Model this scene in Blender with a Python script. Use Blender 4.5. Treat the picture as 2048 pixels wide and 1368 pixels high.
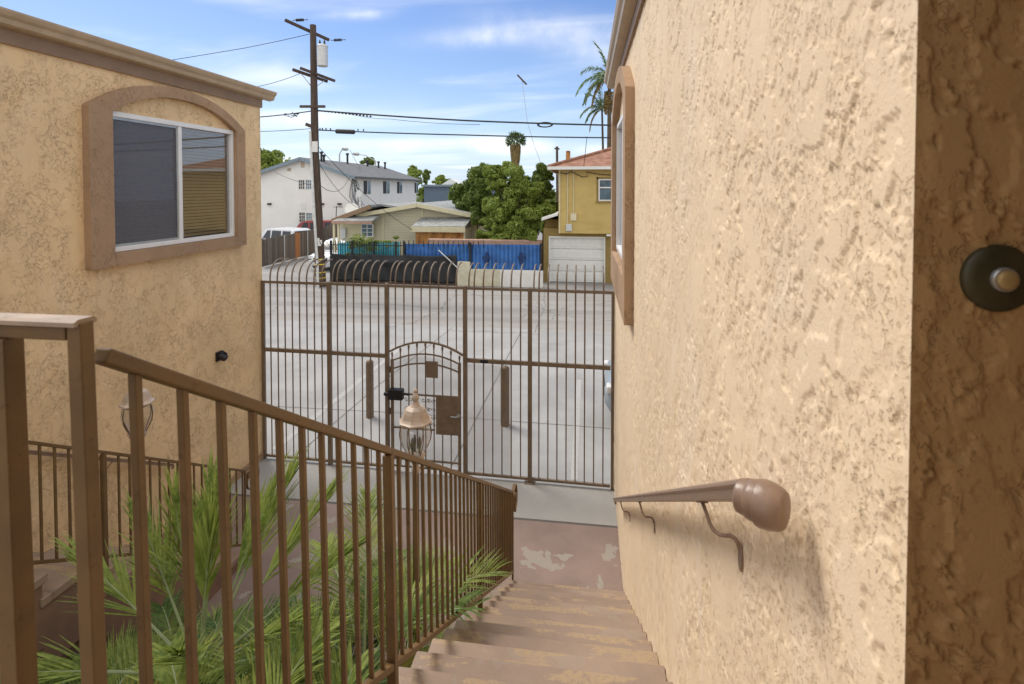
import bpy, math, random
import numpy as np
from math import radians as R, sin, cos, pi, tan
from mathutils import Vector as V, Matrix
random.seed(7); RNG = np.random.default_rng(7)
S = bpy.context.scene
for o in list(bpy.data.objects): bpy.data.objects.remove(o)
COL = S.collection

# ------------------------------------------------------------ camera
F = 1069.0; YAW = R(7.9); PIT = R(1.5); YP = 378 + F*tan(PIT); EYE = V((0, 0, 4.5))
cd = bpy.data.cameras.new('camera'); cam = bpy.data.objects.new('camera', cd); COL.objects.link(cam); S.camera = cam
cam.location = EYE; cam.rotation_euler = (R(90)-PIT, 0, YAW)
cd.sensor_width = 36; cd.lens = 36*F/2048; cd.shift_y = -(684-YP)/2048; cd.clip_start = .05; cd.clip_end = 900
cd.dof.use_dof = True; cd.dof.focus_distance = 7.5; cd.dof.aperture_fstop = 6.3
_fw = V((-sin(YAW)*cos(PIT), cos(YAW)*cos(PIT), -sin(PIT))); _rt = V((cos(YAW), sin(YAW), 0)); _up = _rt.cross(_fw)
def ray(x, y): return _rt*((x-1024)/F) + _up*((YP-y)/F) + _fw
def aY(x, y, Y): d = ray(x, y); return EYE + d*((Y-EYE.y)/d.y)      # point on a plane across the alley
def aX(x, y, X): d = ray(x, y); return EYE + d*((X-EYE.x)/d.x)
def aZ(x, y, Z=0): d = ray(x, y); return EYE + d*((Z-EYE.z)/d.z)

# ------------------------------------------------------------ sky and sun
SUN_EL, SUN_AZ = R(52), R(-58)        # azimuth from +Y towards +X
W = bpy.data.worlds.new('World'); S.world = W; W.use_nodes = True
nt = W.node_tree; nt.nodes.clear()
def wn(t, **k):
    n = nt.nodes.new(t)
    for a, b in k.items(): setattr(n, a, b)
    return n
wout = wn('ShaderNodeOutputWorld'); bg = wn('ShaderNodeBackground'); sky = wn('ShaderNodeTexSky')
sky.sky_type = 'NISHITA'; sky.sun_disc = False; sky.sun_elevation = SUN_EL; sky.sun_rotation = SUN_AZ
sky.air_density = 1.0; sky.dust_density = .6; sky.ozone_density = 2.2
tc = wn('ShaderNodeTexCoord'); sep = wn('ShaderNodeSeparateXYZ')
nt.links.new(tc.outputs['Generated'], sep.inputs[0])
def wmath(op, a, b=None, clamp=False):
    n = wn('ShaderNodeMath', operation=op, use_clamp=clamp)
    for i, q in enumerate((a, b)):
        if q is None: continue
        if isinstance(q, (int, float)): n.inputs[i].default_value = q
        else: nt.links.new(q, n.inputs[i])
    return n.outputs[0]
# flat cloud layer coordinates: direction / (z + k)
zc = wmath('ADD', wmath('MAXIMUM', sep.outputs[2], 0.0), .12)
cx_ = wmath('DIVIDE', sep.outputs[0], zc); cy_ = wmath('DIVIDE', sep.outputs[1], zc)
comb = wn('ShaderNodeCombineXYZ'); nt.links.new(wmath('MULTIPLY', cx_, .55), comb.inputs[0]); nt.links.new(wmath('MULTIPLY', cy_, 1.5), comb.inputs[1])
nz = wn('ShaderNodeTexNoise'); nz.inputs['Scale'].default_value = .75; nz.inputs['Detail'].default_value = 9; nz.inputs['Roughness'].default_value = .52; nz.inputs['Distortion'].default_value = .9
nt.links.new(comb.outputs[0], nz.inputs['Vector'])
mr = wn('ShaderNodeMapRange', interpolation_type='SMOOTHSTEP'); mr.inputs['From Min'].default_value = .46; mr.inputs['From Max'].default_value = .80
nt.links.new(nz.outputs['Fac'], mr.inputs['Value'])
# named cirrus streaks and the low cumulus: soft ellipses in direction space, broken by noise
nz2 = wn('ShaderNodeTexNoise'); nz2.inputs['Scale'].default_value = 9; nz2.inputs['Detail'].default_value = 6; nz2.inputs['Roughness'].default_value = .6
nt.links.new(tc.outputs['Generated'], nz2.inputs['Vector'])
def blob(px, py, wx, wy, tilt=0.0, amp=1.0):
    d = ray(px, py).normalized(); r = _rt.copy(); r.rotate(Matrix.Rotation(0, 3, d)); u = r.cross(d).normalized()
    r2 = r*cos(tilt)+u*sin(tilt); u2 = u*cos(tilt)-r*sin(tilt)
    tot = None
    for ax, w in ((r2, wx/F), (u2, wy/F)):
        vm = wn('ShaderNodeVectorMath', operation='DOT_PRODUCT'); nt.links.new(tc.outputs['Generated'], vm.inputs[0]); vm.inputs[1].default_value = ax
        q = wmath('MULTIPLY', wmath('SUBTRACT', vm.outputs['Value'], d.dot(ax)), 1/w); q = wmath('MULTIPLY', q, q)
        tot = q if tot is None else wmath('ADD', tot, q)
    e = wmath('POWER', 2.718, wmath('MULTIPLY', tot, -1.0))
    vm = wn('ShaderNodeVectorMath', operation='DOT_PRODUCT'); nt.links.new(tc.outputs['Generated'], vm.inputs[0]); vm.inputs[1].default_value = d
    e = wmath('MULTIPLY', e, wmath('GREATER_THAN', vm.outputs['Value'], .3))
    k = wmath('MULTIPLY', wmath('SUBTRACT', nz2.outputs['Fac'], .22), 2.4)
    return wmath('MULTIPLY', wmath('MULTIPLY', e, k), amp)
cl = wmath('MULTIPLY', mr.outputs['Result'], .42)
for b in ((960, 74, 95, 17, .05, .55), (1100, 52, 130, 26, -.12, .32), (1180, 100, 90, 30, -.2, .3), (720, 29, 45, 9, .05, .5), (1000, 290, 60, 14, 0, .9), (1060, 296, 60, 16, 0, .8),
          (560, 330, 70, 16, 0, .5), (1190, 300, 40, 12, 0, .7), (830, 290, 120, 18, .1, .3), (640, 240, 160, 24, .1, .22)):
    cl = wmath('ADD', cl, blob(*b))
hz = wmath('MULTIPLY', wmath('POWER', wmath('SUBTRACT', 1.0, wmath('MAXIMUM', sep.outputs[2], 0.0), clamp=True), 9.0), .10)
back = wn('ShaderNodeMapRange', interpolation_type='SMOOTHSTEP'); nt.links.new(sep.outputs[1], back.inputs[0]); back.inputs[1].default_value = .25; back.inputs[2].default_value = -.35   # out-of-view cloud added overhead and behind the camera for soft fill light
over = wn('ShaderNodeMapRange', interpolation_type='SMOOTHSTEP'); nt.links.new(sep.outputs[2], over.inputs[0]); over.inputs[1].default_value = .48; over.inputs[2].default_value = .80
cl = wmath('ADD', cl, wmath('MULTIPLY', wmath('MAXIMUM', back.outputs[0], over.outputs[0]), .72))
cl = wmath('MINIMUM', wmath('ADD', cl, hz), 1.0)
gam = wn('ShaderNodeHueSaturation'); gam.inputs['Saturation'].default_value = 1.27; gam.inputs['Value'].default_value = .93; gam.inputs['Hue'].default_value = .512
nt.links.new(sky.outputs[0], gam.inputs['Color'])
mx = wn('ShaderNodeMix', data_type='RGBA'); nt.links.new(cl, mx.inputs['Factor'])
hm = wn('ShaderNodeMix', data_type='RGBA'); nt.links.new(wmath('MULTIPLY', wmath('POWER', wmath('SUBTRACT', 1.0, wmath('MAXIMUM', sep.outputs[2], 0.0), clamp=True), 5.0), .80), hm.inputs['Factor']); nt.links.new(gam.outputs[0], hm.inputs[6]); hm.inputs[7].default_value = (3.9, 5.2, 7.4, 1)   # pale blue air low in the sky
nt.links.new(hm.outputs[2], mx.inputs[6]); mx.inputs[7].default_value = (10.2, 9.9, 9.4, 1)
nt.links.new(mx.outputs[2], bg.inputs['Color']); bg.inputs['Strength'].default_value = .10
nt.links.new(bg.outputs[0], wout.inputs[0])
sl = bpy.data.lights.new('sun', 'SUN'); sun = bpy.data.objects.new('sun', sl); COL.objects.link(sun)
sl.energy = 1.8; sl.angle = R(24); sl.color = (1, .945, .86)
sd = V((sin(SUN_AZ)*cos(SUN_EL), cos(SUN_AZ)*cos(SUN_EL), sin(SUN_EL)))
sun.rotation_euler = sd.to_track_quat('Z', 'Y').to_euler(); sun.location = (0, 0, 30)
S.view_settings.view_transform = 'Standard'; S.view_settings.look = 'None'; S.view_settings.gamma = 1
S.view_settings.exposure = .58

# ------------------------------------------------------------ mesh helpers
OFF = {}
def props(o, label=None, cat=None, group=None, kind=None):
    for k, v in (('label', label), ('category', cat), ('group', group), ('kind', kind)):
        if v: o[k] = v
    return o
def thing(name, label, cat, loc=(0, 0, 0), group=None):
    o = bpy.data.objects.new(name, None); COL.objects.link(o); o.location = loc; o.empty_display_size = .2
    OFF[o] = V(loc); return props(o, label, cat, group)
class MB:
    def __init__(s): s.v = []; s.f = []
    def add(s, vs, fs):
        b = len(s.v); s.v += [tuple(p) for p in vs]; s.f += [tuple(i+b for i in f) for f in fs]; return s
    def box(s, x0, x1, y0, y1, z0, z1):
        return s.add([(x0,y0,z0),(x1,y0,z0),(x1,y1,z0),(x0,y1,z0),(x0,y0,z1),(x1,y0,z1),(x1,y1,z1),(x0,y1,z1)],
                     [(3,2,1,0),(4,5,6,7),(0,1,5,4),(1,2,6,5),(2,3,7,6),(3,0,4,7)])
    def bar(s, p, q, w, h=None, up=(0, 0, 1)):
        h = h or w; p, q = V(p), V(q); d = (q-p).normalized(); u = V(up)
        if abs(d.dot(u)) > .99: u = V((0, 1, 0))
        r = d.cross(u).normalized(); u = r.cross(d)
        a, b = r*w/2, u*h/2
        return s.add([p-a-b, p+a-b, p+a+b, p-a+b, q-a-b, q+a-b, q+a+b, q-a+b],
                     [(3,2,1,0),(4,5,6,7),(0,1,5,4),(1,2,6,5),(2,3,7,6),(3,0,4,7)])
    def tube(s, pts, r, n=8, cap=True, flat=1.0):
        pts = [V(p) for p in pts]; m = len(pts); rs = r if isinstance(r, (list, tuple)) else [r]*m
        b = len(s.v); prev = None
        for i, p in enumerate(pts):
            d = (pts[min(i+1, m-1)]-pts[max(i-1, 0)]).normalized()
            if prev is None:
                a = d.cross(V((0, 0, 1)))
                if a.length < .05: a = d.cross(V((0, 1, 0)))
            else: a = prev-d*prev.dot(d)
            a.normalize(); prev = a; c = d.cross(a)
            for k in range(n):
                t = 2*pi*k/n; s.v.append(tuple(p+(a*cos(t)+c*sin(t)*flat)*rs[i]))
        for i in range(m-1):
            for k in range(n):
                k2 = (k+1) % n; s.f.append((b+i*n+k, b+i*n+k2, b+(i+1)*n+k2, b+(i+1)*n+k))
        if cap:
            s.f.append(tuple(b+k for k in range(n))[::-1]); s.f.append(tuple(b+(m-1)*n+k for k in range(n)))
        return s
    def lathe(s, prof, c, n=16, ax=(0, 0, 1)):
        ax = V(ax).normalized(); a = ax.orthogonal().normalized(); e = ax.cross(a); b = len(s.v); c = V(c)
        for r, z in prof:
            for k in range(n):
                t = 2*pi*k/n; s.v.append(tuple(c+ax*z+(a*cos(t)+e*sin(t))*max(r, 1e-4)))
        for i in range(len(prof)-1):
            for k in range(n):
                k2 = (k+1) % n; s.f.append((b+i*n+k, b+i*n+k2, b+(i+1)*n+k2, b+(i+1)*n+k))
        s.f.append(tuple(b+k for k in range(n))[::-1]); s.f.append(tuple(b+(len(prof)-1)*n+k for k in range(n)))
        return s
    def prism(s, poly, ext):
        n = len(poly); e = V(ext); p = [V(q) for q in poly]
        return s.add(p+[q+e for q in p], [tuple(range(n))[::-1], tuple(range(n, 2*n))]+[(i, (i+1) % n, (i+1) % n+n, i+n) for i in range(n)])
    def strip(s, A, B):       # closed-loop-free band between two polylines
        n = len(A); return s.add(list(A)+list(B), [(i, i+1, n+i+1, n+i) for i in range(n-1)])
    def build(s, name, mat, parent=None, smooth=False, bevel=0, loc=None, seg=2):
        off = OFF[parent] if parent else V(loc or (0, 0, 0))
        me = bpy.data.meshes.new(name)
        me.from_pydata([(x-off.x, y-off.y, z-off.z) for x, y, z in s.v], [], s.f)
        if s.f and len(s.f) < 60000:
            import bmesh
            bm = bmesh.new(); bm.from_mesh(me); 
            if len(s.f) < 6000: bmesh.ops.recalc_face_normals(bm, faces=bm.faces)
            bm.to_mesh(me); bm.free()
        me.materials.append(mat)
        if smooth:
            me.polygons.foreach_set('use_smooth', [True]*len(me.polygons)); 
            try: me.set_sharp_from_angle(angle=R(40))
            except Exception: pass
        o = bpy.data.objects.new(name, me); COL.objects.link(o)
        if parent: o.parent = parent
        else: o.location = off
        OFF[o] = off
        if bevel:
            m = o.modifiers.new('bevel', 'BEVEL'); m.width = bevel; m.segments = seg; m.limit_method = 'ANGLE'; m.angle_limit = R(40)
        return o
def structure(o): o['kind'] = 'structure'; return o
def np_mesh(name, verts, faces, mat, parent=None, loc=None):   # verts Nx3 world, faces Mxk
    off = OFF[parent] if parent else V(loc or (0, 0, 0))
    v = np.asarray(verts, float)-np.array(off); f = np.asarray(faces, int); k = f.shape[1]
    me = bpy.data.meshes.new(name); me.vertices.add(len(v)); me.vertices.foreach_set('co', v.ravel())
    me.loops.add(f.size); me.loops.foreach_set('vertex_index', f.ravel()); me.polygons.add(len(f))
    me.polygons.foreach_set('loop_start', np.arange(len(f))*k); me.update(); me.validate(); me.materials.append(mat)
    o = bpy.data.objects.new(name, me); COL.objects.link(o)
    if parent: o.parent = parent
    else: o.location = off
    OFF[o] = off; return o

# ------------------------------------------------------------ materials
class NT:
    def __init__(s, name):
        s.m = bpy.data.materials.new(name); s.m.use_nodes = True; s.t = s.m.node_tree; s.t.nodes.clear()
        s.out = s.n('ShaderNodeOutputMaterial'); s.b = s.n('ShaderNodeBsdfPrincipled'); s.l(s.b.outputs[0], s.out.inputs[0])
        s.pos = s.n('ShaderNodeNewGeometry').outputs['Position']
    def n(s, t, **k):
        x = s.t.nodes.new(t)
        for a, b in k.items(): setattr(x, a, b)
        return x
    def l(s, a, b): s.t.links.new(a, b)
    def setin(s, i, v):
        if isinstance(v, (int, float)): i.default_value = v
        elif isinstance(v, tuple): i.default_value = v if len(v) == len(i.default_value) else (*v, 1)
        else: s.l(v, i)
    def mul(s, vec, v):
        x = s.n('ShaderNodeVectorMath', operation='MULTIPLY'); s.l(vec, x.inputs[0]); x.inputs[1].default_value = v; return x.outputs[0]
    def noise(s, scale, detail=4, rough=.5, dist=0, vec=None, col=False):
        x = s.n('ShaderNodeTexNoise'); s.l(vec or s.pos, x.inputs['Vector'])
        for a, b in (('Scale', scale), ('Detail', detail), ('Roughness', rough), ('Distortion', dist)): x.inputs[a].default_value = b
        return x.outputs['Color' if col else 'Fac']
    def vor(s, scale, feat='F1', vec=None, out='Distance', rnd=1):
        x = s.n('ShaderNodeTexVoronoi', feature=feat); s.l(vec or s.pos, x.inputs['Vector']); x.inputs['Scale'].default_value = scale; x.inputs['Randomness'].default_value = rnd
        return x.outputs[out]
    def rng(s, v, a, b, c=0, d=1, sm=True):
        x = s.n('ShaderNodeMapRange', interpolation_type='SMOOTHSTEP' if sm else 'LINEAR')
        for i, q in zip(range(5), (v, a, b, c, d)): s.setin(x.inputs[i], q)
        return x.outputs[0]
    def m_(s, op, a, b=0.0, c=None):
        x = s.n('ShaderNodeMath', operation=op); s.setin(x.inputs[0], a); s.setin(x.inputs[1], b)
        if c is not None: s.setin(x.inputs[2], c)
        return x.outputs[0]
    def mix(s, f, a, b, mode='MIX'):
        x = s.n('ShaderNodeMix', data_type='RGBA', blend_type=mode); s.setin(x.inputs[0], f); s.setin(x.inputs[6], a); s.setin(x.inputs[7], b); return x.outputs[2]
    def xyz(s, vec=None):
        x = s.n('ShaderNodeSeparateXYZ'); s.l(vec or s.pos, x.inputs[0]); return x.outputs
    def bump(s, h, dist=.01, st=1.0):
        x = s.n('ShaderNodeBump'); s.l(h, x.inputs['Height']); x.inputs['Distance'].default_value = dist; x.inputs['Strength'].default_value = st
        s.l(x.outputs[0], s.b.inputs['Normal']); return x
    def fin(s, col=None, rough=.8, metal=0, spec=None):
        if col is not None: s.setin(s.b.inputs['Base Color'], col)
        s.setin(s.b.inputs['Roughness'], rough); s.setin(s.b.inputs['Metallic'], metal)
        if spec is not None: s.b.inputs['Specular IOR Level'].default_value = spec
        return s.m
def sc(c, k): return tuple(x*k for x in c)
def plain(name, col, rough=.6, metal=0, var=.12, bump=.0, scale=6):
    t = NT(name); n = t.noise(scale, 5, .6); c = t.mix(t.rng(n, .3, .7), sc(col, 1-var), sc(col, 1+var))
    if bump: t.bump(t.noise(scale*8, 3), bump, .6)
    return t.fin(c, rough, metal)
def stucco(name, col, sA=7, sB=30, kA=1.0, kB=.6, dist=.008, dirt_shade=.3, cover=.5, stain=.12, slant=1.0, disp=False, edge=.5):
    t = NT(name); g_ = lambda *a: t.rng(*a)
    big = t.noise(.9, 3, .5); mid = t.noise(2.1, 4, .6); mid2 = t.noise(4.3, 3, .6, 0, t.mul(t.pos, (1, 1, .7)))
    x_, y_, z_ = t.xyz(); cb = t.n('ShaderNodeCombineXYZ'); t.l(x_, cb.inputs[0]); t.l(t.m_('ADD', t.m_('MULTIPLY_ADD', z_, .45*slant, y_), t.m_('MULTIPLY', x_, .9)), cb.inputs[1]); t.l(t.m_('MULTIPLY', z_, 1-.45*abs(slant)), cb.inputs[2]); sv = cb.outputs[0]
    a = t.noise(sA, 4 if disp else 5, .62, .15, sv); b = t.noise(sB, 4, .65, .0, sv)
    mA = g_(mid, .36+.2*(1-cover), .55+.2*(1-cover)); mB = g_(mid2, .40+.14*(1-cover), .56+.14*(1-cover))
    # trowelled skin with ragged holes: 0 on the smooth skin, negative in the holes
    a3 = t.noise(sA*2.3, 2 if disp else 4, .6, .1, sv); hA = t.m_('MULTIPLY', g_(a, .508, .524), mA); hA = t.m_('ADD', hA, t.m_('MULTIPLY', t.m_('MULTIPLY', g_(a3, .56, .588), mB), .35)); hB = t.m_('MULTIPLY', g_(b, .56, .62), mB)
    fine = t.noise(260, 2, .6); sweep = t.noise(7, 3, .5, .5, t.mul(t.pos, (1, 1, .5)))
    h = t.m_('ADD', t.m_('MULTIPLY', hA, -kA), t.m_('MULTIPLY', hB, 0.0 if disp else -kB)); h = t.m_('ADD', h, t.m_('MULTIPLY', sweep, .9))
    if disp:
        d_ = t.n('ShaderNodeDisplacement'); t.l(t.m_('MULTIPLY', h, t.m_('MINIMUM', g_(y_, .774, .80) if name != 'stucco_brown_porch' else g_(x_, .43, .455), 1.0)), d_.inputs['Height']); d_.inputs['Midlevel'].default_value = 0; d_.inputs['Scale'].default_value = dist; t.l(d_.outputs[0], t.out.inputs['Displacement']); t.m.displacement_method = 'DISPLACEMENT'
        t.bump(t.m_('ADD', t.m_('MULTIPLY', t.noise(170, 4, .65), .9), t.m_('MULTIPLY', hB, -1.2)), .0016, 1.0)
    else: t.bump(t.m_('ADD', h, t.m_('MULTIPLY', fine, .07)), dist, 1.0)
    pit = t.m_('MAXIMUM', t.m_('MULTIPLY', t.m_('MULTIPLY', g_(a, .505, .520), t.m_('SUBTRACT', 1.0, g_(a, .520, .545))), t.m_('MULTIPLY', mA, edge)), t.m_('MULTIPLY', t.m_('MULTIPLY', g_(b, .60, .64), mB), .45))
    c = t.mix(g_(big, .3, .7), sc(col, 1-stain), sc(col, 1+stain*.6))
    c = t.mix(t.m_('MULTIPLY', g_(t.noise(1.9, 5, .65, 1.0, t.mul(t.pos, (1, 1, .4))), .5, .72), .40), c, (col[0]*1.02, col[1]*1.10, col[2]*1.28))
    c = t.mix(t.m_('MULTIPLY', g_(t.noise(3.1, 5, .65, .6, t.mul(t.pos, (1, 1, .5))), .56, .72), .35), c, (col[0]*.92, col[1]*.84, col[2]*.68))
    c = t.mix(t.m_('MULTIPLY', g_(b, .47, .60), t.m_('MULTIPLY', mB, .22)), c, (col[0]*.86, col[1]*.74, col[2]*.56))
    c = t.mix(t.m_('MULTIPLY', pit, dirt_shade), c, (col[0]*.42, col[1]*.36, col[2]*.30))  # crevice dirt and ledge shade painted as darker colour in pits and edges
    return t.fin(c, .82, spec=.3)
def paintmetal(name, col, rough=.45, wear=.5):
    t = NT(name); n = t.noise(9, 5, .6); c = t.mix(t.rng(n, .3, .7), sc(col, .82), sc(col, 1.15))
    w = t.m_('MULTIPLY', t.m_('MAXIMUM', t.rng(t.noise(38, 4, .7), .60, .68), t.rng(t.noise(11, 6, .75, .5, t.mul(t.pos, (1, 1, .4))), .60, .68)), wear); c = t.mix(w, c, (col[0]*.45, col[1]*.35, col[2]*.3))
    t.bump(t.noise(90, 3), .0015, .5); return t.fin(c, t.rng(n, .3, .7, rough-.06, rough+.12))
BROWN = (.158, .092, .034)
M = {}
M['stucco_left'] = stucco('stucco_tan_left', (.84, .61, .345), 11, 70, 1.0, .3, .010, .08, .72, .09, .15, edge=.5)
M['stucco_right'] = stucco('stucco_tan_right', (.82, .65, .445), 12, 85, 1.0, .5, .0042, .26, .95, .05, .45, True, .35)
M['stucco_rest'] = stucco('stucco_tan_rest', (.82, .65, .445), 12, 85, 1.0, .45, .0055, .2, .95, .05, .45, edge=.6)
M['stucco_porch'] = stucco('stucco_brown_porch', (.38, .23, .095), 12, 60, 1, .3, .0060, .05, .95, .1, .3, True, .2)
M['stucco_trim'] = stucco('stucco_brown_trim', (.43, .285, .175), 16, 50, .8, .5, .006, .15, .7)
M['rail'] = paintmetal('brown_paint_rail', BROWN)
M['rail_tan'] = paintmetal('tan_paint_rail', (.255, .165, .112), .34, .2)
M['cap_tan'] = paintmetal('pale_cap_paint', (.38, .29, .215), .5)
M['fence'] = paintmetal('brown_paint_fence', (.18, .13, .085), .5)
M['copper'] = paintmetal('copper_paint_lamp', (.47, .37, .29), .42, .4)
M['fascia'] = plain('brown_fascia', (.27, .175, .105), .6, 0, .1)
M['gutter'] = plain('tan_gutter', (.46, .34, .215), .45, 0, .08)
M['vinyl'] = plain('white_vinyl', (.82, .82, .80), .35, 0, .03)
M['black'] = plain('black_plastic', (.012, .012, .014), .5)
M['steel'] = plain('dull_steel', (.45, .45, .44), .35, .8)
M['brass'] = plain('button_brass', (.36, .25, .10), .35, .3, .1)
M['bronze'] = plain('oiled_bronze', (.050, .042, .018), .45, .3, .2, 0, 20)
def glass_mat(name, tint=(.02, .025, .03), tr=.9, rough=.01, ior=.09):
    t = NT(name); g = t.n('ShaderNodeBsdfGlossy'); g.inputs['Roughness'].default_value = rough; g.inputs['Color'].default_value = (.95, .95, 1, 1)
    tp = t.n('ShaderNodeBsdfTransparent'); tp.inputs['Color'].default_value = (*[tr]*3, 1)
    fr = t.n('ShaderNodeLayerWeight'); fr.inputs['Blend'].default_value = .5; fq = t.m_('MULTIPLY_ADD', t.m_('POWER', fr.outputs['Facing'], 3.5), .9, ior)
    ms = t.n('ShaderNodeMixShader'); t.l(fq, ms.inputs[0]); t.l(tp.outputs[0], ms.inputs[1]); t.l(g.outputs[0], ms.inputs[2]); t.l(ms.outputs[0], t.out.inputs[0]); return t.m
M['glass'] = glass_mat('window_glass'); M['lampglass'] = glass_mat('lamp_glass', tr=.86, rough=.06, ior=.11)
t = NT('insect_screen'); tp_ = t.n('ShaderNodeBsdfTransparent'); df_ = t.n('ShaderNodeBsdfDiffuse'); df_.inputs[0].default_value = (.20, .20, .225, 1); ms_ = t.n('ShaderNodeMixShader'); ms_.inputs[0].default_value = .35; t.l(tp_.outputs[0], ms_.inputs[1]); t.l(df_.outputs[0], ms_.inputs[2]); t.l(ms_.outputs[0], t.out.inputs[0]); M['screen'] = t.m
M['darkglass'] = plain('dark_glass', (.015, .018, .022), .05, 0, .1); 
M['blueglass'] = plain('blue_glass', (.10, .16, .20), .08, 0, .3, 0, 3)
M['blinds'] = plain('tan_blinds', (.46, .38, .25), .6, 0, .05)
M['greyscreen'] = plain('grey_screen_blinds', (.22, .215, .21), .7, 0, .05)
def concrete(name, col, cracks=True, var=.10):
    t = NT(name); a = t.noise(.7, 5, .6); b = t.noise(5, 6, .65); c = t.mix(t.rng(a, .3, .7), sc(col, 1-var), sc(col, 1+var*.6))
    c = t.mix(t.m_('MULTIPLY', t.rng(b, .52, .75), .25), c, sc(col, .72))
    sp = t.rng(t.vor(14), .0, .10, 1, 0); c = t.mix(t.m_('MULTIPLY', sp, t.rng(t.noise(2.3), .5, .7, 0, .5)), c, sc(col, .45))
    if cracks:
        w = t.n('ShaderNodeVectorMath', operation='ADD'); t.l(t.pos, w.inputs[0]); t.l(t.mul(t.noise(1.3, 5, .7, col=True), (1.0, 1.0, 0)), w.inputs[1])
        ed = t.vor(.28, 'DISTANCE_TO_EDGE', w.outputs[0]); cr = t.m_('MULTIPLY', t.rng(ed, .002, .007, 1, 0), t.rng(t.noise(.5, 2), .5, .56)); c = t.mix(t.m_('MULTIPLY', cr, .8), c, sc(col, .22))
    c = t.mix(t.m_('MULTIPLY', t.rng(t.noise(.45, 5, .6, .5), .56, .68), .28), c, sc(col, .6)); c = t.mix(t.m_('MULTIPLY', t.rng(t.noise(130, 2, .6), .6, .7), .25), c, sc(col, .6))
    t.bump(t.noise(60, 4, .7), .004, .5); return t.fin(c, .85)
M['walk'] = concrete('grey_walk_concrete', (.37, .36, .335), False)
M['lot'] = concrete('pale_lot_concrete', (.335, .33, .32), False, .15)
t = NT('worn_alley_concrete'); p = t.xyz(); col = (.40, .355, .315)
band = t.noise(1.0, 4, .6, .3, t.mul(t.pos, (.10, 1.0, 1))); c = t.mix(t.rng(band, .35, .65), (.235, .224, .212), (.31, .296, .28))
c = t.mix(t.rng(t.m_('ADD', p[1], t.m_('MULTIPLY', t.noise(.8, 4), 1.2)), 18.0, 18.5, 1, 0), c, (.30, .28, .26))
c = t.mix(t.m_('MULTIPLY', t.rng(t.noise(3, 6, .7), .5, .75), .4), c, (.19, .17, .155))
w = t.n('ShaderNodeVectorMath', operation='ADD'); t.l(t.pos, w.inputs[0]); t.l(t.mul(t.noise(.9, 6, .75, col=True), (1.6, 1.6, 0)), w.inputs[1])
ed = t.vor(.15, 'DISTANCE_TO_EDGE', w.outputs[0]); c = t.mix(t.m_('MULTIPLY', t.rng(ed, .001, .005, .7, 0), t.rng(t.noise(.35, 2), .48, .56)), c, (.10, .09, .08))
t.bump(t.noise(40, 4, .7), .006, .6); M['alley'] = t.fin(c, .88)
def painted_floor(name, col, gray=.5, orange=.0, nose=False):
    t = NT(name); c = t.mix(t.rng(t.noise(1.5, 5, .6), .3, .7), sc(col, .86), sc(col, 1.12))
    c = t.mix(t.m_('MULTIPLY', t.rng(t.noise(7, 6, .7), .5, .75), .3), c, sc(col, .78))
    pn = t.noise(2.1, 7, .58, .5)
    if gray: c = t.mix(t.m_('MULTIPLY', t.rng(pn, .585, .592), gray), c, (.33, .295, .245))
    if orange:
        stretch = t.noise(3.2, 7, .62, .25, t.mul(t.pos, (.75, 2.3, 1))); fr_ = t.m_('FRACT', t.m_('DIVIDE', t.m_('SUBTRACT', 5.77, t.xyz()[1]), .285)); nm = t.rng(fr_, .10, .34, .055, 0); k = t.m_('MULTIPLY', t.rng(t.m_('ADD', stretch, nm), .565, .585), t.rng(t.noise(40, 3, .7), .34, .52)); c = t.mix(t.m_('MULTIPLY', k, orange), c, (.40, .285, .16))
    c = t.mix(t.m_('MULTIPLY', t.rng(t.noise(150, 3, .7), .55, .7), .3), c, sc(col, .55))
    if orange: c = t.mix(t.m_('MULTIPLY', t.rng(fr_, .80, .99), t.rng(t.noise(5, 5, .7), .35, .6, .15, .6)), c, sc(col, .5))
    t.bump(t.m_('ADD', t.noise(55, 4, .7), t.m_('MULTIPLY', t.rng(pn, .585, .592), -.6)), .003, .5); return t.fin(c, t.rng(pn, .4, .7, .55, .75))
RED = (.375, .225, .18)
M['redfloor'] = painted_floor('worn_red_floor_paint', (.26, .185, .15), .9)
M['step'] = painted_floor('worn_red_step_paint', (.31, .222, .16), .25, .85)
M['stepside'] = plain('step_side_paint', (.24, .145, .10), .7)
M['soil'] = plain('planter_soil', (.05, .038, .026), .95, 0, .4, .01, 9)
M['joint'] = plain('joint_filler', (.13, .12, .11), .9)
M['line'] = plain('faded_line_paint', (.39, .385, .37), .8, 0, .1, 0, 20)
def leafmat(name, c1, c2, sc_=1.2, trans=.25, rough=.5):
    t = NT(name); n = t.noise(sc_, 3, .6); f = t.noise(sc_*9, 2); c = t.mix(t.rng(n, .3, .7), c1, c2); c = t.mix(t.m_('MULTIPLY', t.rng(f, .35, .65), .5), c, sc(c2, 1.25))
    t.setin(t.b.inputs['Base Color'], c); t.b.inputs['Roughness'].default_value = rough; t.b.inputs['Specular IOR Level'].default_value = .3
    tr = t.n('ShaderNodeBsdfTranslucent'); t.setin(tr.inputs[0], c); ms = t.n('ShaderNodeMixShader'); ms.inputs[0].default_value = trans
    t.l(t.b.outputs[0], ms.inputs[1]); t.l(tr.outputs[0], ms.inputs[2]); t.l(ms.outputs[0], t.out.inputs[0]); return t.m
M['leaf'] = leafmat('tree_leaf', (.15, .21, .035), (.29, .36, .075), .9); M['leafdark'] = leafmat('dark_tree_leaf', (.095, .145, .03), (.18, .24, .05))
M['palmleaf'] = leafmat('palm_leaf', (.11, .19, .033), (.36, .42, .10), 3.5, .35); M['palmyellow'] = leafmat('yellowing_palm_leaf', (.30, .28, .05), (.42, .34, .08), 2, .3)
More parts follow.
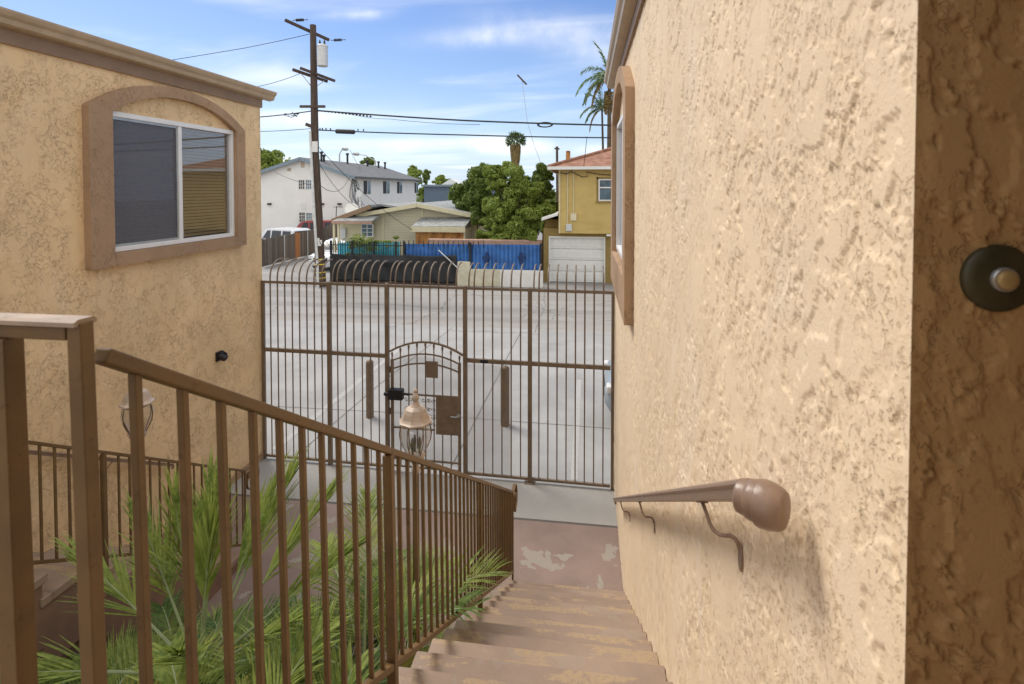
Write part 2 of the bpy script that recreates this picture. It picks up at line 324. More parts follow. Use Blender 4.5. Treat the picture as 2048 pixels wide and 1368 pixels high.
M['palmdark'] = leafmat('deep_palm_leaf', (.04, .095, .02), (.15, .22, .045), 3.5, .3)
M['deadpalm'] = leafmat('dry_palm_leaf', (.20, .14, .05), (.32, .24, .09), 2, .2)
M['petiole'] = plain('pale_petiole', (.30, .36, .19), .5, 0, .2)
M['bark'] = plain('bark', (.10, .075, .05), .9, 0, .3, .01, 6)
t = NT('creosote_pole_wood'); n = t.noise(2, 6, .7, 0, t.mul(t.pos, (9, 9, .6))); M['pole'] = t.fin(t.mix(t.rng(n, .3, .7), (.045, .030, .022), (.12, .080, .056)), .85)
t.bump(n, .02, .8)
t = NT('weathered_fence_boards'); p = t.xyz(); bi = t.m_('FLOOR', t.m_('MULTIPLY', p[1], 6.6)); wn_ = t.n('ShaderNodeTexWhiteNoise', noise_dimensions='1D'); t.l(bi, wn_.inputs['W'])
g = t.noise(3, 6, .7, 0, t.mul(t.pos, (12, 12, .8))); c = t.mix(wn_.outputs['Value'], (.11, .088, .070), (.21, .17, .14)); c = t.mix(t.m_('MULTIPLY', t.rng(g, .4, .7), .6), c, (.07, .052, .04))
M['boards'] = t.fin(c, .9); t.bump(g, .01, .6)
M['orangeboard'] = plain('new_orange_board', (.42, .17, .06), .8)
def shingle(name, c1, c2, s=1.0):
    t = NT(name); br = t.n('ShaderNodeTexVoronoi', feature='F1'); t.l(t.mul(t.pos, (4*s, 6*s, 9*s)), br.inputs['Vector']); br.inputs['Scale'].default_value = 1
    n = t.noise(2.5, 5, .7); c = t.mix(br.outputs['Color'], c1, c2); c = t.mix(t.m_('MULTIPLY', t.rng(n, .4, .7), .5), c, sc(c1, .7)); t.bump(br.outputs['Distance'], .03, .6); return t.fin(c, .9)
M['greyroof'] = shingle('grey_shingles', (.10, .105, .11), (.20, .205, .21)); M['redroof'] = shingle('red_brown_shingles', (.20, .085, .05), (.42, .22, .14))
M['palegreyroof'] = shingle('pale_grey_shingles', (.22, .23, .225), (.42, .43, .42), 1.6)
M['whitewall'] = plain('white_building_paint', (.78, .77, .74), .85, 0, .03, .01, 1); M['bluetrim'] = plain('grey_blue_trim', (.20, .26, .31), .6)
M['yellow'] = NT('yellow_house_stucco'); t = M['yellow']; n = t.noise(.8, 5, .65, .5, t.mul(t.pos, (.6, 1, 1.2))); c = t.mix(t.rng(n, .35, .68), (.58, .43, .155), (.46, .335, .115)); t.bump(t.noise(25, 4), .01, .6); M['yellow'] = t.fin(c, .85)
M['olive'] = plain('olive_lower_stucco', (.27, .19, .06), .85, 0, .1, .01)
M['cream'] = plain('cream_trim', (.66, .60, .40), .7, 0, .06); M['white'] = plain('white_trim', (.74, .74, .71), .6, 0, .04)
t = NT('pale_yellow_siding'); p = t.xyz(); sw = t.m_('FRACT', t.m_('MULTIPLY', p[2], 6.5)); c = t.mix(t.rng(sw, 0, .12, 1, 0), (.62, .57, .41), (.34, .31, .20)); c = t.mix(t.rng(t.noise(1.1, 4), .4, .7, 0, .25), c, (.44, .40, .26)); t.bump(sw, .02, .7); M['siding'] = t.fin(c, .8)
t = NT('rusty_orange_panel'); n = t.noise(3, 6, .7, .3, t.mul(t.pos, (1, 1, .5))); c = t.mix(t.rng(n, .35, .6), (.22, .085, .025), (.50, .24, .07)); c = t.mix(t.rng(t.noise(5, 5), .58, .7, 0, .7), c, (.60, .45, .25)); M['rust'] = t.fin(c, .85)
M['blue'] = plain('blue_corrugated_paint', (.04, .155, .43), .5, 0, .25, 0, 2.2); M['cyan'] = plain('cyan_corrugated_paint', (.08, .46, .60), .5, 0, .3, 0, 1.8)
M['darkblue'] = plain('dark_blue_paint', (.008, .03, .12), .5)
M['tarp'] = plain('black_mesh_tarp', (.012, .013, .016), .55, 0, .35, 0, 1.2); M['ironblack'] = plain('black_iron', (.012, .013, .015), .5)
M['block'] = plain('cream_block_paint', (.60, .56, .42), .85, 0, .12, .01, 3); M['blockwhite'] = plain('white_block_paint', (.74, .73, .69), .85, 0, .06, .01, 3)
M['pinkledge'] = plain('pinkish_ledge', (.42, .27, .20), .85, 0, .18, .01, 4)
M['wire'] = plain('cable_black', (.02, .02, .022), .6); M['transformer'] = plain('grey_transformer', (.56, .57, .57), .45, .1, .06)
M['carwhite'] = plain('white_car_paint', (.66, .68, .70), .2, 0, .02); M['carred'] = plain('red_car_paint', (.28, .035, .035), .2, 0, .05); M['carsilver'] = plain('pale_blue_grey_car_paint', (.30, .34, .37), .2, 0, .02)
M['rubber'] = plain('tyre_rubber', (.02, .02, .02), .8); M['yellowtape'] = plain('yellow_marker', (.75, .60, .05), .5); M['conduit'] = plain('pale_conduit', (.62, .62, .60), .5)
M['paper'] = plain('pale_notice', (.70, .70, .67), .7, 0, .08, 0, 25); M['greyblue'] = plain('slate_blue_siding', (.12, .165, .22), .8, 0, .1)
M['bulb'] = plain('frosted_bulb', (.16, .14, .12), .4)

XL, XR = -5.335, .43

# ------------------------------------------------------------ ground
g = MB().box(-160, 160, -30, 420, -.30, -.012).build('ground', M['alley']); structure(g)
structure(MB().box(XL-.0, 20, 7.14, 17.0, -.20, 0.0).box(-30, XL, 8.0, 17.0, -.2, 0).build('parking_lot', M['lot']))
structure(MB().box(-60, 60, 17.0, 24.2, -.20, -.002).build('alley', M['alley']))
structure(MB().box(XL, XR, 7.145, 8.06, -.18, .004).build('walkway', M['walk']))
structure(MB().box(XL, XR+.0, -3, 7.10, -.2, .002).build('courtyard_floor', M['redfloor']))
structure(MB().box(XL, XR, 7.10, 7.145, -.2, -.006).build('floor_joint', M['joint']))
def gline(pts, w, mat, name, z=.004):
    m = MB()
    for a, b in zip(pts, pts[1:]):
        a, b = V((a[0], a[1], z)), V((b[0], b[1], z)); d = (b-a).normalized(); r = V((-d.y, d.x, 0))*w/2
        m.add([a-r, a+r, b+r, b-r], [(0, 1, 2, 3)])
    return structure(m.build(name, mat))
def g2(*px): return [aZ(x, y).xy for x, y in px]
gline(g2((548, 900), (725, 757), (800, 697)), .13, M['line'], 'painted_line')
gline(g2((1148, 960), (1158, 760)), .11, M['line'], 'painted_line')
gline(g2((600, 905), (760, 768), (905, 655)), .02, M['joint'], 'expansion_joint')
gline(g2((1000, 742), (1040, 667)), .02, M['joint'], 'expansion_joint')
gline(g2((530, 812), (800, 826), (1220, 857)), .018, M['joint'], 'expansion_joint')
gline(g2((905, 930), (1000, 745)), .02, M['joint'], 'expansion_joint')
def crack(a, b, name='pavement_crack', k=.25, n=26, w=.035):
    a, b = aZ(*a), aZ(*b); d = (b-a); r = V((-d.y, d.x, 0)).normalized(); pts = []; o_ = 0
    for i in range(n+1):
        o_ = o_*.8+random.uniform(-k, k)*.5; pts.append((a+d*(i/n)+r*o_).xy)
    m = MB()
    for p, q in zip(pts, pts[1:]):
        p, q = V((*p, .0035)), V((*q, .0035)); dd = (q-p).normalized(); rr = V((-dd.y, dd.x, 0))*w/2*random.uniform(.5, 1.3); m.add([p-rr, p+rr, q+rr, q-rr], [(0, 1, 2, 3)])
    return structure(m.build(name, M['joint']))
crack((770, 655), (875, 627), w=.025); crack((875, 627), (915, 590), w=.025); crack((1088, 575), (1083, 665), k=.12, w=.022); crack((665, 605), (900, 617), k=.15); crack((900, 662), (1080, 668), k=.1, w=.03)

# ------------------------------------------------------------ the two facing buildings
def arch_outline(y0, y1, z0, zs, rise, n=18, seg=4):
    # polygon in (y,z): flat bottom, straight sides to zs, flattened arch above
    P = [(y0, z0), (y1, z0)]
    for i in range(n+1):
        t = i/n; u = cos(pi*t); y = (y0+y1)/2+(y1-y0)/2*u; P.append((y, zs+rise*(1-abs(u)**2.3)))
    return P
def wall_band(m, x0, x1, outer, inner):
    n = len(outer)
    for x in (x0, x1):
        m.add([(x, *p) for p in outer]+[(x, *p) for p in inner], [(i, (i+1) % n, n+(i+1) % n, n+i) for i in range(n)])
    for L in (outer, inner):
        m.add([(x0, *p) for p in L]+[(x1, *p) for p in L], [(i, (i+1) % n, n+(i+1) % n, n+i) for i in range(n)])
    return m
def window_unit(root, X, sx, y0, y1, z0, z1, screen_first=True):
    # X wall plane, sx = outward direction of the wall face
    def bx(m, a, b, c, d, e, f): return m.box(min(X+sx*a, X+sx*b), max(X+sx*a, X+sx*b), c, d, e, f)
    w = MB(); bx(w, -.05, .028, y0, y1, z0, z0+.055); bx(w, -.05, .028, y0, y1, z1-.06, z1); bx(w, -.05, .028, y0, y0+.035, z0+.055, z1-.06); bx(w, -.05, .028, y1-.05, y1, z0+.055, z1-.06)
    ym = y0+.50*(y1-y0); bx(w, -.05, .020, ym-.03, ym+.03, z0+.055, z1-.06)
    fr = w.build('window', M['vinyl'], root, bevel=.004)
    g_ = MB(); bx(g_, -.022, -.018, ym+.03, y1-.05, z0+.055, z1-.06); g_.build('pane', M['glass'], fr)
    g_ = MB(); bx(g_, -.022, -.018, y0+.035, ym-.03, z0+.055, z1-.06); g_.build('pane', M['glass'], fr)
    s_ = MB()
    for a, b, c, d in ((y0+.035, ym-.03, z0+.055, z0+.085), (y0+.035, ym-.03, z1-.09, z1-.06), (y0+.035, y0+.06, z0+.085, z1-.09), (ym-.055, ym-.03, z0+.085, z1-.09)): bx(s_, -.014, .006, a, b, c, d)
    s_.build('screen_frame', M['steel'], fr)
    g_ = MB(); bx(g_, -.006, -.004, y0+.06, ym-.055, z0+.085, z1-.09); g_.build('insect_screen', M['screen'], fr)
    for (a, b, mt) in ((y0+.05, ym, M['greyscreen']), (ym, y1-.03, M['blinds'])):
        bl = MB(); z = z0+.07
        while z < z1-.08:
            p0 = (X-sx*.075, a, z); bl.add([(X-sx*.085, a, z), (X-sx*.085, b, z), (X-sx*.060, b, z+.038), (X-sx*.060, a, z+.038)], [(0, 1, 2, 3)]); z += .045
        bl.build('blinds', mt, fr)
    bk = MB(); bx(bk, -.14, -.13, y0, y1, z0, z1); bk.build('dark_interior', M['black'], fr)

# left building
LB = thing('stucco_building', 'tan stucco building on the left with arched sliding window and brown eave', 'building', (XL-2, 4, 0))
wy0, wy1, wz0, wz1 = 5.345, 7.48, 3.78, 5.385
def wall_with_hole(xa, xb, Y0, Y1, Z1, h):
    m = MB(); a, b, c, d = h; m.box(xa, xb, Y0, a, 0, Z1); m.box(xa, xb, b, Y1, 0, Z1); m.box(xa, xb, a, b, 0, c); m.box(xa, xb, a, b, d, Z1); return m
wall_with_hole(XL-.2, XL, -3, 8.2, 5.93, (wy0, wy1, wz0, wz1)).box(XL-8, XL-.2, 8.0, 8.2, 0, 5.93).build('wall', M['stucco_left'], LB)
o_ = arch_outline(5.04, 7.68, 3.63, 5.40, .40); i_ = arch_outline(5.335, 7.485, 3.775, 5.37, .30)
wall_band(MB(), XL-.01, XL+.085, o_, i_).build('window_trim', M['stucco_trim'], LB, bevel=.012)
window_unit(LB, XL, 1, wy0, wy1, wz0, wz1)
MB().box(XL-.02, XL+.03, -3, 8.22, 5.84, 6.0).build('fascia', M['fascia'], LB)
gp = [(XL+.03, 5.975), (XL+.03, 6.09), (XL+.17, 6.125), (XL+.17, 6.105), (XL+.155, 6.07), (XL+.13, 6.045), (XL+.12, 6.0), (XL+.09, 5.985)]
MB().prism([(x, -3, z) for x, z in gp], (0, 11.42, 0)).build('gutter', M['gutter'], LB)
m = MB(); m.add([(XL+.05, -3, 6.10), (XL+.05, 8.42, 6.10), (XL-3.8, 8.42, 6.35), (XL-3.8, -3, 6.35)], [(0, 1, 2, 3)]); m.add([(XL+.03, -3, 6.0), (XL+.03, 8.4, 6.0), (XL-7.8, 8.4, 6.0), (XL-7.8, -3, 6.0)], [(0, 1, 2, 3)]); m.build('roof', M['greyroof'], LB)
MB().box(XL, XL+.022, 3.2, 8.18, .004, .12).build('base_trim', M['stucco_trim'], LB)

# right building
RB = thing('stucco_building', 'tan stucco building on the right, close by, with coarse knockdown texture', 'building', (XR+2, 4, 0))
ry0, ry1, rz0, rz1 = 5.25, 7.30, 3.70, 5.35
wall_with_hole(XR+.012, XR+.2, .785, 8.15, 5.98, (ry0, ry1, rz0, rz1)).box(XR+.2, XR+8, 7.96, 8.15, 0, 5.98).box(XR, XR+.012, 8.152, 8.16, 0, 5.98).build('wall', M['stucco_rest'], RB)
def skin(name, fn, us, vs, hole, mat, root):   # dense sheet of real relief: fn(u, v) -> point
    U, Vg = np.meshgrid(us, vs, indexing='ij'); P_ = np.stack(fn(U, Vg), -1).reshape(-1, 3); nu, nv = len(us), len(vs)
    I = (np.arange(nu-1)[:, None]*nv+np.arange(nv-1)[None]); F_ = np.stack([I, I+1, I+nv+1, I+nv], -1)
    if hole:
        uc = (us[:-1]+us[1:])/2; vc = (vs[:-1]+vs[1:])/2; k = ~((uc[:, None] > hole[0]) & (uc[:, None] < hole[1]) & (vc[None] > hole[2]) & (vc[None] < hole[3])); F_ = F_[k]
    o = np_mesh(name, P_, F_.reshape(-1, 4), mat, root); o.data.polygons.foreach_set('use_smooth', [True]*len(o.data.polygons)); return o
us = [.774]
while us[-1] < 8.15: us.append(us[-1]+max(.0028, us[-1]*.0036))
vs = np.concatenate([np.arange(0, 2.4, .016), np.arange(2.4, 5.9, .0045), [5.9, 5.98]])
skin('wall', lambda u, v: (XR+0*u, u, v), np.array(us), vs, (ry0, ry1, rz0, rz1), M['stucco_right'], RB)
o_ = arch_outline(4.92, 7.62, 3.26, 5.42, .42); i_ = arch_outline(5.22, 7.32, 3.66, 5.36, .32)
wall_band(MB(), XR-.085, XR+.01, o_, i_).build('window_trim', M['stucco_trim'], RB, bevel=.012)
window_unit(RB, XR, -1, ry0, ry1, rz0, rz1)
MB().box(XR-.028, XR+.02, -3, 8.2, 5.90, 6.04).build('fascia', M['fascia'], RB)
MB().prism([(2*XR-.0-(x-XL)-XR, -3, z+.04) for x, z in gp], (0, 11.3, 0)).build('gutter', M['gutter'], RB)
m = MB(); m.add([(XR-.05, -3, 6.14), (XR-.05, 8.34, 6.14), (XR+5, 8.34, 6.5), (XR+5, -3, 6.5)], [(0, 1, 2, 3)]); m.add([(XR-.03, -3, 6.04), (XR-.03, 8.3, 6.04), (XR+8, 8.3, 6.04), (XR+8, -3, 6.04)], [(0, 1, 2, 3)]); m.build('roof', M['greyroof'], RB)
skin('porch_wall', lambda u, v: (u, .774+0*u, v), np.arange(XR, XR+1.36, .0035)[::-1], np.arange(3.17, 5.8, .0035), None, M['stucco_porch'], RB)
PW = MB().box(XR+.014, XR+3, .785, .95, 3.17, 5.98).box(XR+1.35, XR+1.5, -1.8, .774, 3.17, 5.98).box(-.85, XR+1.35, -1.95, -1.8, 3.17, 5.98).build('porch_wall', M['stucco_porch'], RB, bevel=.01)  # includes unseen side and back walls, an enclosure added to darken the porch
MB().box(XR+.01, XR+3, -2, .95, 2.95, 3.16).build('porch_floor', M['redfloor'], RB)
MB().box(.18, XR+3, -2, .93, 5.78, 5.89).build('porch_shade_ceiling', M['fascia'], RB)  # out-of-view ceiling added to keep light off the porch face

# doorbell on the porch wall
c_ = aY(1993, 556, .774)
DB = thing('doorbell', 'round dark bronze doorbell with a small brass button on the brown porch wall', 'doorbell', c_)
MB().lathe([(.044, 0), (.044, .004), (.041, .008), (.030, .011), (.016, .012)], c_, 40, (0, -1, 0)).build('plate', M['bronze'], DB, smooth=True)
MB().lathe([(.016, .011), (.016, .016), (.0145, .018), (.0125, .018)], c_, 28, (0, -1, 0)).build('bezel', M['steel'], DB, smooth=True)
MB().lathe([(.012, .012), (.012, .021), (.009, .0235), (.003, .024)], c_, 28, (0, -1, 0)).build('button', M['brass'], DB, smooth=True)

# wall flood light on the left wall
c_ = aX(436, 712, XL)
WL = thing('wall_light', 'small black flood light fixed to the left tan wall', 'wall light', c_)
MB().box(XL, XL+.03, c_.y-.06, c_.y+.06, c_.z-.07, c_.z+.07).build('back_plate', M['black'], WL, bevel=.01)
MB().lathe([(.055, 0), (.06, .05), (.045, .11), (.02, .12)], (XL+.03, c_.y, c_.z+.02), 16, (.8, .1, -.5)).build('lamp_head', M['black'], WL, smooth=True)
MB().tube([(XL+.03, c_.y-.05, c_.z+.05), (XL+.09, c_.y-.03, c_.z+.09), (XL+.13, c_.y+.02, c_.z+.03)], .012).build('arm', M['black'], WL, smooth=True)

# ------------------------------------------------------------ stairs, railings, handrails (mirror pair about the courtyard axis)
RISE, RUN, NY, NR = .176, .285, 5.72, 18
def nose(Y): return RISE+RISE/RUN*(NY-Y)
MIR = XL+XR
def stairs(mir):
    fx = (lambda x: MIR-x) if mir else (lambda x: x)
    t = thing('staircase', 'worn red painted steps going down along the left building wall' if mir else 'worn red painted concrete steps descending in front along the right wall', 'stairs', (fx(-.2), 3.3, 0), 'twin exterior staircases')
    def bx(m, x0, x1, *r): a, b = sorted((fx(x0), fx(x1))); return m.box(a, b, *r)
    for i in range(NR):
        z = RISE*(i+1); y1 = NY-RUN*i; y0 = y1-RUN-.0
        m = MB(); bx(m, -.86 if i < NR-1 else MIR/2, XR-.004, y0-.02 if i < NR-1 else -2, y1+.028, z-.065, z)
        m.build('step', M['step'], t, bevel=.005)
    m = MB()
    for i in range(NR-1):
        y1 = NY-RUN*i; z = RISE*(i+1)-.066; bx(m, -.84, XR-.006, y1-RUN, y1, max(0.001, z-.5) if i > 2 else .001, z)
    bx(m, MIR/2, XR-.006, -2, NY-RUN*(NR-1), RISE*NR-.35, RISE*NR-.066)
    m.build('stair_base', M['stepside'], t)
stairs(False); stairs(True)

def ztop(Y): return 4.222-.6155*(Y-.787)
def railing(mir):
    fx = (lambda x: MIR-x) if mir else (lambda x: x)
    lean = .021 if not mir else 0
    t = thing('stair_railing', 'brown steel stair railing far left beside the tan wall, ending in a scroll' if mir else 'near brown steel stair railing with square balusters running down from the left foreground', 'railing', (fx(-.81), 3.3, 0), 'stair railings')
    X = -.81
    def P(Y, z, top=None): 
        top = ztop(Y) if top is None else top
        return V((fx(X+lean*max(0, top-z)*max(0, 1-(Y-.8)/4.5)), Y, z))
    Ye = 5.90
    MB().bar(P(.79, ztop(.79)), P(Ye, ztop(Ye)), .030, .026).build('top_rail', M['rail'], t, bevel=.004)
    bot = lambda Y: ztop(Y)-.91
    MB().bar(P(.79, bot(.79)), P(Ye, bot(Ye)), .030, .026).build('bottom_rail', M['rail'], t, bevel=.003)
    for Y, w, dz in ((.755, .025, .0), (2.10, .038, 0), (4.0, .036, 0)):
        tp = 4.285 if Y < 1 else ztop(Y)-.014
        MB().bar(P(Y, nose(min(Y, 5.9))-.18, tp), P(Y, tp, tp), w, w, (0, 1, 0)).build('newel_post', M['rail'], t, bevel=.002)
    Y = .858
    while Y < Ye:
        if min(abs(Y-2.10), abs(Y-4.0)) > .045:
            MB().bar(P(Y, bot(Y)+.01), P(Y, ztop(Y)-.012), 0.016, 0.016, (0, 1, 0)).build('baluster', M['rail'], t, bevel=.0015)
        Y += .1135
    MB().bar(P(Ye, .004), P(Ye, ztop(Ye)-.01), .02, .02, (0, 1, 0)).build('baluster', M['rail'], t, bevel=.002)
    sc_ = [V((fx(X), Ye-.02, ztop(Ye)+.016)), V((fx(X), Ye+.10, ztop(Ye)+.006))]
    for i in range(20):
        a = pi/2-i/19*pi*1.85; r = .175*(1-.55*i/19); sc_.append(V((fx(X+.012*i/19), Ye+.13+r*cos(a)*.9, ztop(Ye)-.170+r*sin(a))))
    m = MB()
    for a, b in zip(sc_, sc_[1:]): m.bar(a, b+(b-a)*.15, .036, .008, (0, .3, 1))
    m.lathe([(.034, -.02), (.040, -.008), (.040, .008), (.034, .02)], sc_[-1], 20, (1, 0, 0))
    m.build('scroll', M['rail'], t)
    # level guard along the landing
    G = .755; xe = MIR/2+.002; x0, x1 = sorted((fx(X+.010), fx(xe)))
    m = MB(); m.prism([(x0, G-.020, 4.281), (x0, G+.020, 4.281), (x0, G+.020, 4.288), (x0, G+.013, 4.292), (x0, G-.013, 4.292), (x0, G-.020, 4.288)], (x1-x0, 0, 0)); m.build('guard_cap', M['cap_tan'], t)
    MB().bar((fx(X-.015), G, 4.268), (fx(xe), G, 4.268), .024, .023).build('guard_rail', M['rail'], t, bevel=.003)
    MB().bar((fx(X-.015), G, 3.27), (fx(xe), G, 3.27), .024, .023).build('guard_rail', M['rail'], t, bevel=.003)
    x = X-.142; k = 0
    while x > xe+.03:
        w = .034 if k == 0 else .0135
        MB().bar((fx(x+(lean*1.0)), G, 3.2), (fx(x), G, 4.256), w, w, (0, 1, 0)).build('newel_post' if k == 0 else 'baluster', M['rail'], t, bevel=.002); x -= .11; k += 1
railing(False); railing(True)

def handrail(mir):
    fx = (lambda x: MIR-x) if mir else (lambda x: x)
    t = thing('wall_handrail', 'slim brown handrail on brackets along the left tan wall' if mir else 'moulded taupe metal handrail with rounded end cap on the right stucco wall', 'handrail', (fx(.43), 3, 0), 'wall handrails')
    X = .345; hz = lambda Y: 3.895-.5885*(Y-1.13)
    prof = [(-.032, .003), (-.029, .013), (-.015, .018), (.015, .018), (.029, .013), (.032, .003), (.026, -.003), (.024, -.030), (-.024, -.030), (-.026, -.003)]
    A, B = 1.16, 6.1; m = MB()
    ov = [V((fx(X+a), A, hz(A)+b)) for a, b in prof]; m.prism(ov, (0, B-A, hz(B)-hz(A)))
    m.build('rail', M['rail_tan'] , t, bevel=.002)
    MB().lathe([(.010, -.046), (.026, -.045), (.033, -.040), (.0345, -.030), (.0345, -.024), (.038, -.021), (.0395, -.012), (.0395, -.004), (.044, -.001), (.0455, .006), (.0445, .022), (.039, .040), (.034, .046), (.012, .048)], (fx(X+.0), 1.105, hz(1.13)-.018), 32, (.80 if not mir else -.80, -.62, .05)).build('end_cap', M['rail_tan'], t, smooth=True)
    MB().tube([(fx(X), B, hz(B)), (fx(X), B+.03, hz(B)-.03), (fx(X), B+.02, hz(B)-.06), (fx(X), B, hz(B)-.05)], .012).build('end_curl', M['rail_tan'], t, smooth=True)
    for Y in (1.63, 3.45, 5.25):
        b = MB(); z = hz(Y)-.030
        ctl = [(X, Y+.005, z-.001), (X+.001, Y-.018, z-.003), (X+.006, Y-.034, z-.016), (X+.012, Y-.046, z-.036), (X+.021, Y-.058, z-.049), (X+.033, Y-.070, z-.052), (X+.046, Y-.082, z-.046), (X+.058, Y-.092, z-.039), (X+.067, Y-.100, z-.040), (X+.074, Y-.105, z-.050), (X+.078, Y-.108, z-.066)]
        path = ctl
        b.tube([(fx(a), b_, c) for a, b_, c in path], .0058, 10); b.bar((fx(X), Y+.03, z-.020+.0), (fx(X), Y-.03, z-.002+.0+.017), .022, .004)
        b.build('bracket', M['rail_tan'], t, smooth=True)
        a0, a1 = sorted((fx(XR-.008), fx(XR)))
        pl = MB(); pl.prism([(a0, Y-.11+.018*cos(q), z-.088+.036*sin(q)) for q in [2*pi*i/20 for i in range(20)]], (a1-a0, 0, 0)); pl.build('wall_plate', M['rail_tan'], t, bevel=.002)
handrail(False); handrail(True)

# ------------------------------------------------------------ security fence and gate
def fY(X): return 8.17-(X-XL)/(XR-XL)*.16
PX = [-5.30, -4.125, -3.135, -1.855, -.84, .40]
FZ = 2.965; MZ = 1.84; BZ = .06
FN = thing('security_fence', 'tall brown steel security fence with tips curving outward between the two tan buildings', 'fence', (-2.45, 8.1, 0))
def fp(X, z, dy=0): return V((X, fY(X)+dy, z))
MB().bar(fp(XL+.01, FZ), fp(XR-.01, FZ), .045, .042).build('top_rail', M['fence'], FN, bevel=.004)
for i, X in enumerate(PX):
    w = .045 if i in (0, 5) else .062
    m = MB().bar(fp(X, .006), fp(X, FZ+(.028 if 0 < i < 5 else 0)), w, w, (0, 1, 0))
    if 0 < i < 5: m.add([fp(X, FZ+.028)+V((a*w/2, b*w/2, 0)) for a, b in ((-1, -1), (1, -1), (1, 1), (-1, 1))]+[fp(X, FZ+.05)], [(0, 1, 4), (1, 2, 4), (2, 3, 4), (3, 0, 4)])
    if i == 4: m.box(X-.08, X+.08, fY(X)-.07, fY(X)+.07, .004, .016)
    m.build('post', M['fence'], FN, bevel=.004)
for a, b in ((0, 1), (1, 2), (3, 4), (4, 5)):
    x0, x1 = PX[a]+.032, PX[b]-.032
    MB().bar(fp(x0, MZ), fp(x1, MZ), .05, .062).build('middle_rail', M['fence'], FN, bevel=.004)
    MB().bar(fp(x0, BZ), fp(x1, BZ), .04, .038).build('bottom_rail', M['fence'], FN, bevel=.003)
TIP = [(0, 0), (0, .08), (.012, .15), (.045, .225), (.11, .29), (.20, .33), (.30, .348), (.38, .338)]
def arcz(X):  # fixed arch over the gate
    u = (X+2.495)/.62; return 1.90+.19*(1-u*u)
bays = ((0, 1, 8), (1, 2, 6), (2, 3, 8), (3, 4, 6), (4, 5, 8))
for a, b, n in bays:
    x0, x1 = PX[a], PX[b]
    for k in range(1, n+1):
        X = x0+(x1-x0)*k/(n+1); z0 = arcz(X) if a == 2 else BZ
        pts = [fp(X, z0)]+[fp(X, FZ+dz, dy) for dy, dz in TIP]
        MB().tube(pts, [.0095]+[.0125]*(len(pts)-1), 8).build('picket', M['fence'], FN, smooth=True)
for X in PX[1:5]:
    MB().tube([fp(X+.06, FZ+dz, dy) for dy, dz in TIP], .0115, 8).build('picket', M['fence'], FN, smooth=True)
m = MB(); L = [-3.10+i*1.21/16 for i in range(17)]
for p, q in zip(L, L[1:]): m.bar(fp(p, arcz(p)), fp(q+.004, arcz(q)), .035, .028)
m.build('gate_arch', M['fence'], FN)
def mesh_screen(x0, x1, z0, ztopf, step=.021, w=.0021):
    m = MB(); 
    import itertools
    for sgn in (1, -1):
        k = -4.0
        while k < 6:
            # line z = sgn*1.6*x + k, clipped by sampling
            seg = []
            n = 26
            for i in range(n+1):
                x = x0+(x1-x0)*i/n; z = sgn*1.7*(x-x0)+k
                if z0 <= z <= ztopf(x): seg.append((x, z))
            if len(seg) > 1:
                (xa, za), (xb, zb) = seg[0], seg[-1]; m.bar(fp(xa, za, .012), fp(xb, zb, .012), w, w)
            k += step*1.9
    return m
mesh_screen(PX[3]+.03, -1.13, BZ, lambda x: MZ-.03).build('wire_mesh', M['fence'], FN)
MB().box(-1.61, -1.49, fY(-1.5)-.035, fY(-1.5)-.02, MZ-.02, MZ+.025).build('latch_cover', M['black'], FN)

GT = thing('security_gate', 'arched brown steel pedestrian gate with spear pickets, lock plate and black closer', 'gate', (-2.49, 8.1, 0))
gx0, gx1 = -3.075, -1.925
def gz(X, side, rise): u = (X+2.5)/.575; return side+rise*(1-u*u)
for x in (gx0+.022, gx1-.022): MB().bar(fp(x, .05), fp(x, 1.79), .044, .04, (0, 1, 0)).build('gate_stile', M['fence'], GT, bevel=.003)
for s_, r_ in ((1.755, .145), (1.625, .125)):
    m = MB(); L = [gx0+.04+i*(gx1-gx0-.08)/14 for i in range(15)]
    for p, q in zip(L, L[1:]): m.bar(fp(p, gz(p, s_, r_)), fp(q+.003, gz(q, s_, r_)), .022, .022)
    m.build('gate_arc_bar', M['fence'], GT)
for k in range(9):
    X = gx0+.022+k*(gx1-gx0-.044)/8; zt = gz(X, 1.86, .19); m = MB()
    zb = 1.79 if k in (0, 8) else .10
    m.bar(fp(X, zb), fp(X, zt-.04), .016, .016, (0, 1, 0)); m.lathe([(.006, -.05), (.015, -.045), (.013, -.03), (.019, -.005), (.016, .015), (.004, .035)], fp(X, zt-.0), 10); m.build('gate_picket', M['fence'], GT)
for z, xb in ((1.245, gx1-.04), (.70, -2.35), (.20, gx1-.04), (.08, gx1-.04)):
    MB().bar(fp(gx0+.04, z), fp(xb, z), .025, .025).build('gate_rail', M['fence'], GT)
px0 = aY(872, 790, 8.05); px1 = aY(929, 872, 8.05)
MB().box(px0.x, gx1-.0, 8.04, 8.048, px1.z, px0.z).build('lock_plate', M['fence'], GT, bevel=.002)
q0 = aY(852, 722, 8.05); q1 = aY(876, 756, 8.05)
MB().box(q0.x, q1.x, 8.042, 8.05, q1.z, q0.z).build('sign_plate', M['fence'], GT)
hc = aY(917, 832, 8.03)
m = MB().lathe([(.032, 0), (.032, .008), (.014, .012), (.012, .04), (.014, .05)], (hc.x, 8.038, hc.z), 20, (0, -1, 0)); m.tube([(hc.x, 7.99, hc.z), (hc.x-.05, 7.985, hc.z-.004), (hc.x-.115, 7.99, hc.z-.002)], .011, 10); m.build('lever_handle', M['steel'], GT, smooth=True)
c0 = aY(774, 776, 8.03); c1 = aY(806, 800, 8.03)
m = MB().box(c0.x+.03, c1.x, 7.99, 8.10, c1.z, c0.z-.01).box(c0.x-.05, c0.x+.04, 8.0, 8.05, (c0.z+c1.z)/2-.03, (c0.z+c1.z)/2+.02)
